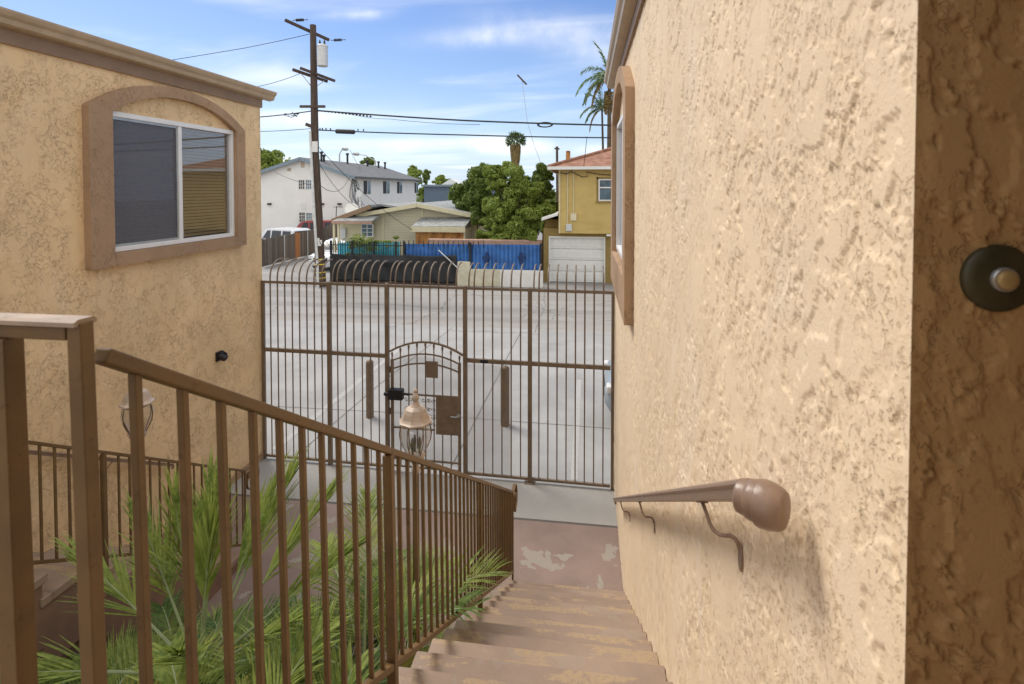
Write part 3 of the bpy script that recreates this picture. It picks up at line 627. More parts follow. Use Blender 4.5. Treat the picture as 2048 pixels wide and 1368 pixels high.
m.bar((c1.x-.02, 8.0, (c0.z+c1.z)/2+.03), (c1.x+.10, 8.03, (c0.z+c1.z)/2), .035, .035); m.build('door_closer', M['black'], GT, bevel=.012)
for z in (1.62, .95, .25): MB().tube([fp(-3.097, z-.05), fp(-3.097, z+.05)], .016).build('hinge', M['fence'], GT)
def spiral(c, r0, a0, turns, sg=1, n=16):
    return [V((c[0]+r0*(1-.75*i/n)*cos(a0+sg*turns*2*pi*i/n), c[1], c[2]+r0*(1-.75*i/n)*sin(a0+sg*turns*2*pi*i/n))) for i in range(n+1)]
m = MB()
for X in (-2.78, -2.50, -2.40):
    for z, s_ in ((1.17, 1), (1.02, -1), (.90, 1), (.78, -1)):
        for k in (-1, 1): m.tube(spiral((X+k*.035, fY(X)-.01, z), .034, 0 if k < 0 else pi, 1.1, s_*k), .005, 6)
m.build('scrollwork', M['fence'], GT, smooth=True)
mesh_screen(gx0+.045, gx1-.045, .10, lambda x: gz(x, 1.755, .145)).build('gate_mesh', M['fence'], GT)

# bollards beyond the fence
for (px, py, r_, lab) in ((740, 834, .075, 'brown steel bollard left of the gate, seen through the fence pickets'), (1010, 850, .085, 'brown steel bollard right of the gate, seen through the wire mesh panel')):
    p = aZ(px, py); 
    b = MB().lathe([(r_, 0), (r_, 1.07), (r_*.97, 1.10), (r_*.6, 1.135), (.01, 1.145)], (p.x, p.y, 0), 24).build('bollard', M['fence'], loc=(p.x, p.y, 0), smooth=True)
    props(b, lab, 'bollard', 'bollards behind the fence')

# ------------------------------------------------------------ lamp posts and planter
pl = MB(); pl.box(-3.75, -1.15, .6, 4.55, .002, .22); structure(pl.build('planter_bed', M['soil']))
def lamp(c, zt, label):
    t = thing('lamp_post', label, 'lamp post', (c[0], c[1], .2), 'courtyard lamp posts'); x, y = c
    H_ = [(.0, .485), (.010, .480), (.016, .468), (.008, .452), (.014, .445), (.026, .425), (.028, .410), (.018, .392), (.022, .385), (.030, .36), (.05, .345)]
    b = zt-.485
    MB().lathe([(r, z) for r, z in reversed(H_)], (x, y, b), 16).build('finial', M['copper'], t, smooth=True)
    MB().lathe([(.108, .228), (.124, .236), (.126, .248), (.112, .256), (.100, .272), (.088, .310), (.074, .336), (.052, .350), (.03, .356)], (x, y, b), 8).build('lamp_roof', M['copper'], t)
    g_ = MB().lathe([(.060, -.0), (.085, .04), (.108, .10), (.115, .15), (.108, .20), (.098, .235)], (x, y, b), 24); g_.f = [f for f in g_.f if len(f) < 10]; g_.build('glass_globe', M['lampglass'], t, smooth=True)
    m = MB()
    for k in range(6):
        a = 2*pi*k/6+.3; m.tube([(x+r*cos(a), y+r*sin(a), b+z) for r, z in ((.064, 0), (.089, .05), (.110, .10), (.117, .15), (.110, .20), (.100, .235))], .0036, 6)
    m.lathe([(.100, .222), (.105, .228), (.112, .236)], (x, y, b), 16)
    m.build('cage', M['rail'], t)
    for k in range(3):
        a = 2*pi*k/3; MB().lathe([(.009, 0), (.009, .05), (.013, .07), (.010, .11), (.002, .13)], (x+.03*cos(a), y+.03*sin(a), b), 8).build('candle_bulb', M['bulb'], t, smooth=True)
    MB().lathe([(.018, -.16), (.03, -.14), (.032, -.11), (.02, -.09), (.035, -.06), (.06, -.035), (.072, -.01), (.066, .003)], (x, y, b), 20).build('fitter', M['copper'], t, smooth=True)
    MB().tube([(x, y, .2), (x, y, b-.10)], [.028, .024], 14).build('post', M['rail'], t, smooth=True)
lamp((-1.243, 3.77), 3.03, 'lamp post with copper roofed glass lantern in front of the gate')
lamp((-3.665, 3.90), 2.98, 'lamp post lantern near the left tan wall, seen between the balusters')

def leaflets(V_, F_, base, d, length, w, droop, nseg=3):
    # one narrow blade bending down under its own weight
    d = d.normalized(); side = d.cross(V((0, 0, 1)))
    if side.length < .1: side = V((1, 0, 0))
    side.normalize(); side = (side+V((random.uniform(-.5, .5), random.uniform(-.5, .5), random.uniform(-.6, .6)))).normalized()
    b0 = len(V_); p = base.copy(); prof = (.55, 1.0, .7, .05) if nseg == 3 else (.6, 1, .05)
    for i in range(nseg+1):
        ww = w*prof[i]/2; V_.append(tuple(p-side*ww)); V_.append(tuple(p+side*ww))
        p = p+d*(length/nseg); d = (d+V((0, 0, -droop))).normalized()
    for i in range(nseg): F_.append((b0+2*i, b0+2*i+1, b0+2*i+3, b0+2*i+2))
def frond(root, c, az, el, L, style='pinnate', mat='palmleaf', width=.017, ll=.34, n=46, sag=.5, name='frond'):
    d = V((cos(az)*cos(el), sin(az)*cos(el), sin(el))); pts = [V(c)]; m_ = 14
    for i in range(m_):
        pts.append(pts[-1]+d*(L/m_)); d = (d+V((0, 0, -sag/m_))).normalized()
    Vv, Ff = [], []
    start = .22 if style == 'pinnate' else .50
    for i in range(n):
        t = start+(1-start)*(i/(n-1)); k = min(int(t*m_), m_-1); f = t*m_-k; p = pts[k].lerp(pts[k+1], f); tg = (pts[k+1]-pts[k]).normalized()
        sd_ = tg.cross(V((0, 0, 1))); sd_ = sd_.normalized() if sd_.length > .05 else V((1, 0, 0)); up_ = sd_.cross(tg).normalized()
        u = (t-start)/(1-start)
        for s_ in (-1, 1):
            if style == 'pinnate': dirn = tg*(.55+.6*u)+sd_*s_*(1.0-.45*u)+up_*(.28+random.uniform(-.12, .2)); l_ = ll*(.55+.9*math.sin(pi*min(1, .15+u*.8)))*random.uniform(.85, 1.1)
            else: dirn = tg*(1.0+.7*u)+sd_*s_*(.75-.55*u)*random.uniform(.5, 1.1)+up_*random.uniform(-.05, .25); l_ = ll*random.uniform(.8, 1.15)*(1.25-.5*u)
            leaflets(Vv, Ff, p, dirn, l_, width*random.uniform(.75, 1.2), random.uniform(.06, .26) if style == 'pinnate' else random.uniform(.0, .12))
    o = np_mesh(name, Vv, Ff, M[mat], root)
    MB().tube(pts, [.011*(1-.85*i/m_)+.0015 for i in range(m_+1)], 6).build('petiole', M['petiole'] if mat != 'deadpalm' else M['deadpalm'], o, smooth=True)
    return o
def palm(label, base, H_, crown, fr, trunk_r=.05):
    t = thing('palm_plant', label, 'palm', base, 'courtyard palms')
    b = V(base); c = V(crown)
    MB().tube([b, b.lerp(c, .5)+V((.03, .02, 0)), c-V((0, 0, .02))], [trunk_r*1.25, trunk_r, trunk_r*.8], 12).build('stem', M['bark'], t, smooth=True)
    for a in fr: frond(t, c, *a[:3], **a[3])
    return t
fan = dict(style='fan', ll=.36, n=34, sag=.15, width=.017)
fr = [(R(az), R(el), L, fan) for az, el, L in ((182, 44, 1.05), (165, 60, 1.0), (150, 72, 1.05), (118, 62, 1.1), (100, 76, 1.0), (78, 84, .9), (66, 58, 1.15), (46, 68, 1.15), (30, 54, 1.25), (12, 42, 1.2), (-12, 40, .9), (212, 25, 1.05), (300, 50, .8))]
palm('tall fan leaved palm with upright bright green fronds behind the near balusters', (-2.45, 3.05, .2), 2, (-2.43, 3.02, 1.40), fr, .06)
pin = dict(style='pinnate', ll=.25, n=46, sag=1.2, width=.014); pind = dict(pin, mat='palmdark'); piny = dict(pin, mat='palmyellow')
def fl(L, spec, yl=()): return [(R(a), R(e), L*random.uniform(.85, 1.1), piny if i in yl else (pind if i % 2 else pin)) for i, (a, e) in enumerate(spec)]
palm('feathery green palm growing against the stair railing below the lamp post', (-1.42, 3.35, .2), 2, (-1.45, 3.30, 1.24), fl(1.0, ((20, 58), (-8, 62), (62, 50), (95, 42), (135, 55), (165, 38), (205, 45), (245, 35), (290, 40), (340, 34), (75, 18), (115, 15), (45, 10), (180, 12), (110, 68), (-25, 30), (150, 20), (100, 30)), (9,)))
palm('low bushy palm with arching fronds in the middle of the planter', (-1.85, 2.3, .2), 2, (-1.85, 2.3, 1.18), fl(1.15, ((15, 50), (52, 45), (88, 48), (118, 30), (155, 40), (195, 40), (235, 30), (290, 30), (335, 25), (70, 10), (30, 12), (170, 8), (140, 58), (105, 14), (60, 66)), (3, 9)))
palm('bushy palm with a few yellow fronds low behind the first balusters', (-2.85, 2.3, .2), 2, (-2.85, 2.3, 1.02), fl(1.1, ((100, 40), (60, 50), (20, 42), (140, 30), (180, 42), (225, 30), (330, 30), (300, 45), (80, 12), (120, 8), (0, 10), (160, 15), (40, 20)), (1, 4)))
palm('dark green palm at the foot of the railing beside the upper steps', (-1.30, 2.1, .2), 2, (-1.33, 2.15, 1.12), fl(.95, ((90, 40), (50, 35), (10, 40), (130, 30), (170, 35), (210, 30), (330, 30), (70, 6), (110, 4), (25, 12), (90, 62))))
palm('leafy palm in the near left corner of the planter beside the left stairs', (-3.45, 2.9, .2), 2, (-3.45, 2.95, .80), fl(1.0, ((90, 35), (50, 40), (10, 32), (130, 28), (170, 40), (250, 35), (330, 28), (290, 38), (70, 8), (30, 15), (200, 15)), (2,)))

palm('thick green palm low in front of the middle balusters', (-1.95, 2.9, .2), 2, (-1.95, 2.9, .90), fl(1.05, ((20, 40), (60, 45), (100, 42), (140, 48), (180, 40), (220, 35), (260, 40), (300, 40), (340, 35), (80, 15), (120, 12), (40, 12), (5, 15), (160, 15))))
palm('short palm with spreading fronds between the planter centre and the left stairs', (-2.95, 3.5, .2), 2, (-2.95, 3.5, .62), fl(.85, ((20, 40), (60, 45), (100, 42), (140, 48), (180, 40), (220, 35), (260, 40), (300, 40), (340, 35), (120, 12), (40, 12))))
palm('small dark palm close to the foot of the near newel post', (-1.25, 2.75, .2), 2, (-1.28, 2.8, .95), fl(.8, ((60, 50), (100, 45), (140, 48), (180, 40), (220, 35), (300, 60), (10, 60), (80, 20), (120, 12), (150, 25))))

# ------------------------------------------------------------ alley far side
YF = 24.3
def pY(x, y, Y=YF): return aY(x, y, Y)
def corr(x0, x1, Y, z0, z1, mat, parent, name, pitch=.19, amp=.03, z1b=None, z0b=None):
    n = int((x1-x0)/pitch*4); Vv, Ff = [], []
    for i in range(n+1):
        x = x0+(x1-x0)*i/n; ph = i % 4; y = Y+(amp if ph in (0, 1) else -amp); t = i/n
        Vv += [(x, y, z0+((z0b or z0)-z0)*t), (x, y, z1+((z1b or z1)-z1)*t)]
    for i in range(n): Ff.append((2*i, 2*i+2, 2*i+3, 2*i+1))
    return np_mesh(name, Vv, Ff, mat, parent)
# blue corrugated fence
a = pY(807, 488); b = pY(1083, 490); zb = pY(1000, 543).z
BF = thing('corrugated_fence', 'deep blue corrugated metal fence topped with iron spikes across the alley', 'fence', (a.x, YF, 0))
corr(a.x, b.x, YF+.12, .75, a.z, M['blue'], BF, 'blue_panel', .19, .05, z1b=b.z)
m = MB(); x = a.x
while x < b.x-2.5: m.bar((x, YF+.06, a.z-.12), (x, YF+.06, a.z+.17), .03); x += .24
m.build('spikes', M['ironblack'], BF)
for x in (pY(940, 500).x, a.x+.02, b.x-.02): MB().box(x-.05, x+.05, YF-.02, YF+.08, .3, a.z+.12).build('fence_post', M['ironblack'], BF)
for px in (973, 1043):
    c = pY(px, 517); m = MB().box(c.x-.06, c.x+.06, YF+.01, YF+.05, c.z-.28, c.z+.28).box(c.x-.17, c.x-.061, YF+.01, YF+.05, c.z-.02, c.z+.10).box(c.x+.061, c.x+.17, YF+.01, YF+.05, c.z-.02, c.z+.10); m.lathe([(.09, 0), (.09, .03)], (c.x, YF+.02, c.z-.14), 12, (0, -1, 0)); m.build('ornament', M['darkblue'], BF)
# cyan fence
a2 = pY(676, 486, 25.2); b2 = pY(800, 484, 25.2)
CF = thing('corrugated_fence', 'bright cyan corrugated metal fence behind the black iron pickets', 'fence', (a2.x, 25.2, 0))
corr(a2.x, b2.x, 25.2, .2, a2.z, M['cyan'], CF, 'cyan_panel', z1b=b2.z)
# black iron picket fence
IF = thing('iron_fence', 'black iron picket fence with vines left of the blue fence', 'fence', (-10, YF, 0))
a3 = pY(662, 486); b3 = pY(806, 484)
for z in (a3.z-.08, 1.15, .25): MB().bar((a3.x, YF, z), (b3.x, YF, z), .04).build('rail', M['ironblack'], IF)
x = a3.x; k = 0
while x < b3.x:
    MB().bar((x, YF, .05), (x, YF, a3.z+.12), .026 if k % 9 else .09).build('picket' if k % 9 else 'post', M['ironblack'], IF); x += (b3.x-a3.x)/30; k += 1
# black tarp hung on the fence
c0, c1 = pY(662, 512, YF-.15), pY(913, 515, YF-.15)
nx, nz_ = 70, 16; Vv = []; Ff = []
for j in range(nz_+1):
    for i in range(nx+1):
        u, w_ = i/nx, j/nz_; x = c0.x+(c1.x-c0.x)*u; sag = .10*abs(sin(u*pi*3.2))**.6 if u < .93 else 0; zt = 1.42-.0*u-sag*.6
        z = .12+(zt-.12)*w_; Vv.append((x, YF-.12-.05*sin(u*23+w_*3)*(.3+.7*(1-w_))-.03*sin(u*61+w_*7)-.12*math.exp(-((w_-.75)/.12)**2-((u-.5)/.12)**2), z))
for j in range(nz_):
    for i in range(nx): q = j*(nx+1)+i; Ff.append((q, q+1, q+nx+2, q+nx+1))
tp = np_mesh('privacy_tarp', Vv, Ff, M['tarp'], loc=(c0.x, YF, 0)); props(tp, 'black mesh privacy tarp stretched along the foot of the iron fence', 'tarp')
tp.modifiers.new('solid', 'SOLIDIFY').thickness = .01
kb = MB().box(c0.x-.1, c1.x, YF-.1, YF+.05, -.01, .13).build('timber_kerb', M['pole'], loc=(c0.x, YF, 0)); props(kb, 'low dark timber along the ground under the black tarp', 'timber')
# block wall
bw0 = pY(917, 540); bw1 = pY(1086, 545)
BW = thing('block_wall', 'low painted block wall, cream turning white, under the blue fence', 'wall', (bw0.x, YF, 0))
xm = pY(1000, 550).x
MB().box(bw0.x, xm, YF-.12, YF+.10, 0, .78).build('cream_section', M['block'], BW, bevel=.015)
MB().box(xm+.003, bw1.x, YF-.12, YF+.10, 0, .77).build('white_section', M['blockwhite'], BW, bevel=.015)
MB().box(bw0.x-.02, pY(941, 525).x, YF-.16, YF+.13, 0, pY(925, 523).z).build('pier', M['block'], BW, bevel=.015)
q0, q1 = pY(877, 500, YF-.4), pY(920, 540, YF-.2)
lt = MB().bar(q0, q1, .09, .03).build('leaning_board', M['white'], loc=q1); props(lt, 'long white board leaning diagonally against the cream wall pier', 'board')
# vines on the fence
def leafcloud(name, centers, n, size, mat, parent=None, loc=None, flat=.75):
    cs = np.array([c[:3] for c in centers]); rs = np.array([c[3:6] for c in centers]); vol = rs.prod(1)**(2/3); pr = vol/vol.sum()
    idx = RNG.choice(len(cs), n, p=pr); d = RNG.normal(size=(n, 3)); d /= np.linalg.norm(d, axis=1)[:, None]; rad = RNG.uniform(.35, 1.08, n)**.5
    p = cs[idx]+d*rs[idx]*rad[:, None]
    p += .10*np.sin(p*7.3+idx[:, None])
    nrm = d+RNG.normal(size=(n, 3))*.8; nrm /= np.linalg.norm(nrm, axis=1)[:, None]
    a = np.cross(nrm, RNG.normal(size=(n, 3))); a /= np.linalg.norm(a, axis=1)[:, None]; b = np.cross(nrm, a)
    s = size*RNG.uniform(.55, 1.4, n)[:, None]
    v = np.stack([p-a*s, p-b*s*.45, p+a*s, p+b*s*.45], 1).reshape(-1, 3); f = np.arange(4*n).reshape(-1, 4)
    return np_mesh(name, v, f, mat, parent, loc)
cs = []
for i in range(12):
    q = pY(random.uniform(700, 800), random.uniform(476, 490), YF+.2); cs.append((*q, .28, .15, .16))
for i in range(5):
    q = pY(random.uniform(690, 760), random.uniform(495, 515), YF+.25); cs.append((*q, .3, .15, .22))
o = leafcloud('vine', cs, 2600, .05, M['leaf'], loc=(-9.5, YF, 0)); props(o, 'leafy green vine climbing over the black iron fence', 'vine')

# tree clumps
def blobs(c, r, n, k=.45, squash=.8):
    out = []
    for _ in range(n):
        d = V((random.gauss(0, 1), random.gauss(0, 1), random.gauss(0, 1))).normalized()*random.uniform(.1, 1.0)
        rr = r[0]*k*random.uniform(.6, 1.1); out.append((c[0]+d.x*r[0], c[1]+d.y*r[1], c[2]+d.z*r[2], rr, rr, rr*squash))
    return out
def tree(name, label, base, blobs_, n, size, mat='leaf', tr=.18, group=None, cat='tree'):
    t = thing(name, label, cat, base, group); leafcloud('crown', blobs_, n, size, M[mat], t)
    b = V(base); cz = V((np.mean([q[0] for q in blobs_]), np.mean([q[1] for q in blobs_]), np.mean([q[2] for q in blobs_])))
    m = MB().tube([b, b.lerp(cz, .5)+V((.1, 0, 0)), cz], [tr, tr*.7, tr*.3], 10)
    for q in random.sample(blobs_, min(9, len(blobs_))): e = V(q[:3]); s_ = b.lerp(cz, .55); m.tube([s_, s_.lerp(e, .5)+V((0, 0, .2)), e], [tr*.4, tr*.25, tr*.08], 6)
    m.build('trunk', M['bark'], t, smooth=True); return t
TY = 27.5
def D(px, py, Y, rx, ry=None, rz=None):
    p = aY(px, py, Y); k = p.y/F/.99; return (p.x, p.y, p.z, rx*k, (ry or rx)*k, (rz or rx)*k)
bl = [D(1015, 400, TY, 58, 50, 62), D(1050, 440, TY, 55, 48, 44), D(985, 445, TY, 42, 40, 42), D(1060, 465, TY-.6, 42, 40, 24), D(1000, 355, TY+.5, 38, 38, 30), D(1020, 470, TY-.4, 45, 40, 18), D(1040, 375, TY, 40, 35, 30)]
sub = []
for q in bl: sub += blobs(q[:3], q[3:6], 26, .32)
tree('leafy_tree', 'big bright green leafy tree overhanging the blue fence', (aY(1015, 470, TY).x, TY, 0), sub, 95000, .075, 'leaf', .2)
bl = [D(945, 375, TY+3, 40, 40, 48), D(962, 425, TY+3, 48, 40, 50), D(930, 395, TY+3.5, 30, 30, 28), D(975, 360, TY+3, 34, 34, 36), D(965, 400, TY+1.5, 40, 34, 44)]
sub = []
for q in bl: sub += blobs(q[:3], q[3:6], 20, .34)
tree('leafy_tree', 'darker leafy tree left of and behind the big overhanging tree', (aY(945, 470, TY+3).x, TY+3, 0), sub, 60000, .08, 'leafdark', .18)
bl = [D(1088, 350, TY+2, 26, 30, 34), D(1090, 410, TY+1.5, 28, 30, 46), D(1075, 380, TY+2, 26, 30, 30)]
sub = []
for q in bl: sub += blobs(q[:3], q[3:6], 18, .36)
tree('leafy_tree', 'dark leafy tree between the big tree and the yellow house', (aY(1088, 470, TY+2).x, TY+2, 0), sub, 26000, .08, 'leafdark', .16)
bl = [D(545, 325, 62, 40, 40, 30), D(525, 310, 62, 26, 26, 18), D(575, 335, 62, 24, 24, 18), D(520, 350, 62, 40, 30, 30)]
sub = []
for q in bl: sub += blobs(q[:3], q[3:6], 18, .35)
tree('leafy_tree', 'round leafy tree behind the left end of the white apartment building', (aY(545, 378, 62).x, 62, 0), sub, 12000, .22, 'leaf', .35)
for (px, py, rx, rz, Y, mt, lab, n) in ((822, 350, 20, 22, 78, 'leaf', 'loose leafy tree rising behind the far end of the white building', 3000), (851, 352, 9, 18, 85, 'leafdark', 'narrow dark conifer between the white building and the far round tree', 2200),
                             (882, 362, 16, 13, 95, 'leaf', 'small round tree above the slate blue building', 2500), (738, 322, 15, 7, 80, 'leafdark', 'treetop peeping over the white building roof', 1500), (850, 385, 14, 16, 72, 'leaf', 'light green shrub tree beside the far end of the white building', 2500), (905, 395, 12, 14, 60, 'leaf', 'small tree in front of the slate blue building', 2000)):
    q = D(px, py, Y, rx, rx, rz); tree('distant_tree', lab, (q[0], Y, 0), blobs(q[:3], q[3:6], 16, .4), n, .26, mt, .3, 'distant trees')
# shrub behind the wood fence
# slate blue building far
def gable_house(): pass
q0, q1 = aY(848, 373, 70), aY(935, 372, 70)
SB = thing('slate_building', 'slate blue building far behind, between white building and trees', 'building', (q0.x, 70, 0))
MB().box(q0.x, q1.x+3, 70, 80, 0, q0.z).build('wall', M['greyblue'], SB)
MB().box(q0.x-.3, q1.x+3.3, 69.6, 80.3, q0.z, q0.z+.25).build('roof', M['bluetrim'], SB)
mq = aY(905, 372, 72); MB().prism([(mq.x-1.6, 71, mq.z), (mq.x+1.6, 71, mq.z), (mq.x, 71, mq.z+1.0)], (0, 4, 0)).build('dormer', M['white'], SB)

# white apartment building
WY = 42.7; X1 = -19.55; xl = -28.7; xp = aY(605, 313, WY).x; ze = aY(700, 352, WY).z; zp = aY(605, 318, WY).z; YE = 60.0
WB = thing('apartment_building', 'white two storey apartment building with grey shingle roof on the left', 'building', (xp, WY, 0))
m = MB().prism([(xl, WY, 0), (X1, WY, 0), (X1, WY, ze), (xp, WY, zp), (xl, WY, ze)], (0, YE-WY, 0)); m.build('wall', M['whitewall'], WB)
def slab(m, p, q, r, s_, th):  # roof slab from 4 points, thickened upward
    u = V((0, 0, th)); P_ = [V(a) for a in (p, q, r, s_)]; return m.add(P_+[a+u for a in P_], [(3,2,1,0),(4,5,6,7),(0,1,5,4),(1,2,6,5),(2,3,7,6),(3,0,4,7)])
sl_ = (zp-ze)/(X1-xp); ov = .5
m = slab(MB(), (xp, WY-.45, zp+.01), (X1+ov, WY-.45, ze-sl_*ov+.01), (X1+ov, YE+.4, ze-sl_*ov+.01), (xp, YE+.4, zp+.01), .13)
slab(m, (xl-ov, WY-.45, ze-sl_*ov+.01), (xp, WY-.45, zp+.01), (xp, YE+.4, zp+.01), (xl-ov, YE+.4, ze-sl_*ov+.01), .13); m.build('roof', M['greyroof'], WB)
m = MB(); m.bar((xp, WY-.5, zp+.0), (X1+ov, WY-.5, ze-sl_*ov), .06, .26); m.bar((xp, WY-.5, zp), (xl-ov, WY-.5, ze-sl_*ov), .06, .26); m.build('barge_board', M['bluetrim'], WB)
MB().box(X1+ov-.02, X1+ov+.10, WY-.45, YE+.4, ze-sl_*ov-.06, ze-sl_*ov+.1).build('gutter', M['greyroof'], WB)
def bwin(root, x0, x1, y, z0, z1, mat='darkglass', fr='white', bars=2, nm='window'):
    f = MB().box(x0-.05, x1+.05, y-.03, y+.06, z0-.05, z0).box(x0-.05, x1+.05, y-.03, y+.06, z1, z1+.05).box(x0-.05, x0, y-.03, y+.06, z0, z1).box(x1, x1+.05, y-.03, y+.06, z0, z1)
    for i in range(1, bars+1): xx = x0+(x1-x0)*i/(bars+1); f.box(xx-.02, xx+.02, y-.02, y+.03, z0, z1)
    for i in range(1, 3): zz = z0+(z1-z0)*i/3; f.box(x0, x1, y-.018, y+.028, zz-.015, zz+.015)
    w = f.build(nm, M[fr], root); MB().box(x0, x1, y-.012, y-.006, z0, z1).build('pane', M[mat], w)
for (a, b, c, d) in ((598, 609, 360, 378), (612, 623, 360, 378), (599, 610, 425, 444), (613, 624, 426, 444)):
    p, q = aY(a, c, WY), aY(b, d, WY); bwin(WB, p.x, q.x, WY, q.z, p.z, 'darkglass' if a in (598, 599) else 'blueglass', 'white', 2)
for (a, b, c, d) in ((602, 609, 322, 335), (575, 582, 336, 342)):
    p, q = aY(a, c, WY), aY(b, d, WY); m = MB(); n = 5
    for i in range(n): z = q.z+(p.z-q.z)*i/n; m.box(p.x, q.x, WY-.05, WY-.002, z, z+(p.z-q.z)/n*.6)
    m.build('louvre_vent', M['gutter'], WB)
for (a, b) in ((727, 741), (766, 779), (794, 804), (829, 836)):     # side windows facing the alley side
    p = aX(a, 362, X1); q = aX(b, 381, X1); z1, z0 = 5.25, 4.05
    f = MB().box(X1-.05, X1+.04, p.y-.05, q.y+.05, z0-.05, z0).box(X1-.05, X1+.04, p.y-.05, q.y+.05, z1, z1+.05).box(X1-.05, X1+.04, (p.y+q.y)/2-.03, (p.y+q.y)/2+.03, z0, z1)
    w = f.build('window', M['white'], WB); MB().box(X1, X1+.02, p.y, (p.y+q.y)/2-.03, z0, z1).build('pane', M['black'], w); MB().box(X1, X1+.02, (p.y+q.y)/2+.03, q.y, z0, z1).build('pane', M['blueglass'], w)
for px, py in ((540, 408), (680, 408), (645, 408)):
    p = aY(px, py, WY); MB().box(p.x-.15, p.x+.15, WY-.2, WY-.001, p.z-.08, p.z+.08).build('security_light', M['bronze'], WB)
p, q = aY(602, 406, WY), aY(612, 420, WY); MB().box(p.x, q.x, WY-.03, WY-.001, q.z, p.z).build('notice_panel', M['bluetrim'] if False else M['paper'], WB)
for px, h_ in ((643, .55), (695, .7), (648, .3), (770, .45), (757, .4), (735, .35)):
    Yr = 44+(px-640)*.11; p = aY(px, 330, Yr); zz = zp-(abs(p.x-xp))*sl_; MB().lathe([(.10, 0), (.10, h_+.3), (.16, h_+.32), (.16, h_+.45), (.05, h_+.5)], (p.x, Yr, zz), 10).build('roof_vent', M['ironblack'], WB)
# tan gable house
HY = 29.5
TH = thing('bungalow', 'pale yellow sided bungalow with low gable behind the blue and cyan fences', 'house', aY(840, 500, HY).xy[:]+(0,) if False else (aY(840, 500, HY).x, HY, 0))
eL, eR, ap = aY(735, 430, HY), aY(950, 430, HY), aY(840, 408, HY)
wl, wr = aY(747, 450, HY).x, aY(948, 450, HY).x; zeave = eR.z
MB().prism([(wl, HY, 0), (wr, HY, 0), (wr, HY, zeave-.02), (ap.x, HY, ap.z-.1), (wl, HY, zeave+.05)], (0, 9, 0)).build('wall', M['siding'], TH)
Lx, Rx = aY(722, 431, HY).x, aY(960, 431, HY).x
m = slab(MB(), (ap.x, HY-.5, ap.z-.04), (Rx, HY-.5, zeave-.06), (Rx, HY+9, zeave-.06), (ap.x, HY+9, ap.z-.04), .10); slab(m, (Lx, HY-.5, zeave-.03), (ap.x, HY-.5, ap.z-.04), (ap.x, HY+9, ap.z-.04), (Lx, HY+9, zeave-.03), .10); m.build('roof', M['palegreyroof'], TH)
m = MB(); m.bar((ap.x, HY-.53, ap.z-.05), (Rx+.05, HY-.53, zeave-.09), .05, .22); m.bar((ap.x, HY-.53, ap.z-.05), (Lx-.05, HY-.53, zeave-.06), .05, .22); m.build('barge_board', M['cream'], TH)
for px in (766, 845): x = aY(px, 440, HY).x; MB().box(x-.06, x+.06, HY-.04, HY-.002, 0, aY(px, 424 if px < 800 else 416, HY).z).build('trim_board', M['cream'], TH)
# left wing with porch roof
w0, w1 = aY(678, 450, HY-.3).x, wl-.02
MB().prism([(w0, HY-.3, 0), (w1, HY-.3, 0), (w1, HY-.3, aY(735, 424, HY-.3).z), (aY(715, 420, HY-.3).x, HY-.3, aY(715, 420, HY-.3).z), (w0, HY-.3, aY(680, 432, HY-.3).z)], (0, 8, 0)).build('wing_wall', M['cream'], TH)
r0, r1, r2 = aY(666, 444, HY-.9), aY(742, 414, HY-.9), aY(790, 409, HY)
m = slab(MB(), (r0.x, HY-.9, r0.z+.05), (r1.x, HY-.9, r1.z), (r1.x, HY+7, r1.z), (r0.x, HY+7, r0.z+.05), .12); slab(m, (r1.x, HY+.6, r1.z), (r1.x+2.4, HY+.6, r1.z-.3), (r1.x+2.4, HY+7, r1.z-.3), (r1.x, HY+7, r1.z), .12); m.build('wing_roof', M['palegreyroof'], TH)
MB().bar((r0.x-.05, HY-.93, r0.z+.06), (r1.x, HY-.93, r1.z+.03), .05, .24).build('wing_barge_board', M['fascia'], TH)
a, b = aY(664, 445, HY-1.5), aY(744, 444, HY-1.5); c = aY(676, 433, HY-.4)
slab(MB(), (a.x, HY-1.5, a.z), (b.x, HY-1.5, b.z), (b.x, HY-.32, c.z), (a.x+.4, HY-.32, c.z), .09).build('porch_roof', M['palegreyroof'], TH)
MB().box(a.x, b.x, HY-1.56, HY-1.503, a.z-.06, a.z+.08).build('porch_fascia', M['pinkledge'], TH)
for px in (668, 677): x = aY(px, 450, HY-1.4).x; MB().box(x-.05, x+.05, HY-1.45, HY-1.35, 0, a.z-.01).build('porch_post', M['cream'], TH)
p, q = aY(724, 449, HY-.3), aY(745, 472, HY-.3); bwin(TH, p.x, q.x, HY-.3, q.z, p.z, 'blueglass', 'white', 1)
p = aY(688, 466, HY-.3); MB().box(p.x-.15, p.x+.15, HY-.45, HY-.302, p.z-.28, p.z+.28).build('meter_box', M['transformer'], TH)
# rusty shed with awning
a, b = aY(823, 457, HY-1.7), aY(930, 457, HY-1.7); c, d = aY(843, 439, HY-.02), aY(945, 439, HY-.02)
AW = thing('lean_to_shed', 'lean-to shed with grey shingle awning and rusty orange panel against the bungalow', 'shed', (a.x, HY-1.7, 0))
slab(MB(), (a.x, HY-1.7, a.z), (b.x, HY-1.7, b.z), (d.x, HY-.03, d.z), (c.x, HY-.03, c.z), .12).build('awning_roof', M['palegreyroof'], AW)
MB().box(a.x-.02, b.x+.02, HY-1.76, HY-1.703, a.z-.18, a.z+.10).build('fascia', M['cream'], AW)
corr(a.x+.15, b.x-.1, HY-1.5, 0, a.z-.02, M['rust'], AW, 'rusty_panel', .3, .03)
MB().box(b.x-.12, b.x-.02, HY-1.55, HY-.01, 0, b.z-.02).build('side_wall', M['siding'], AW)
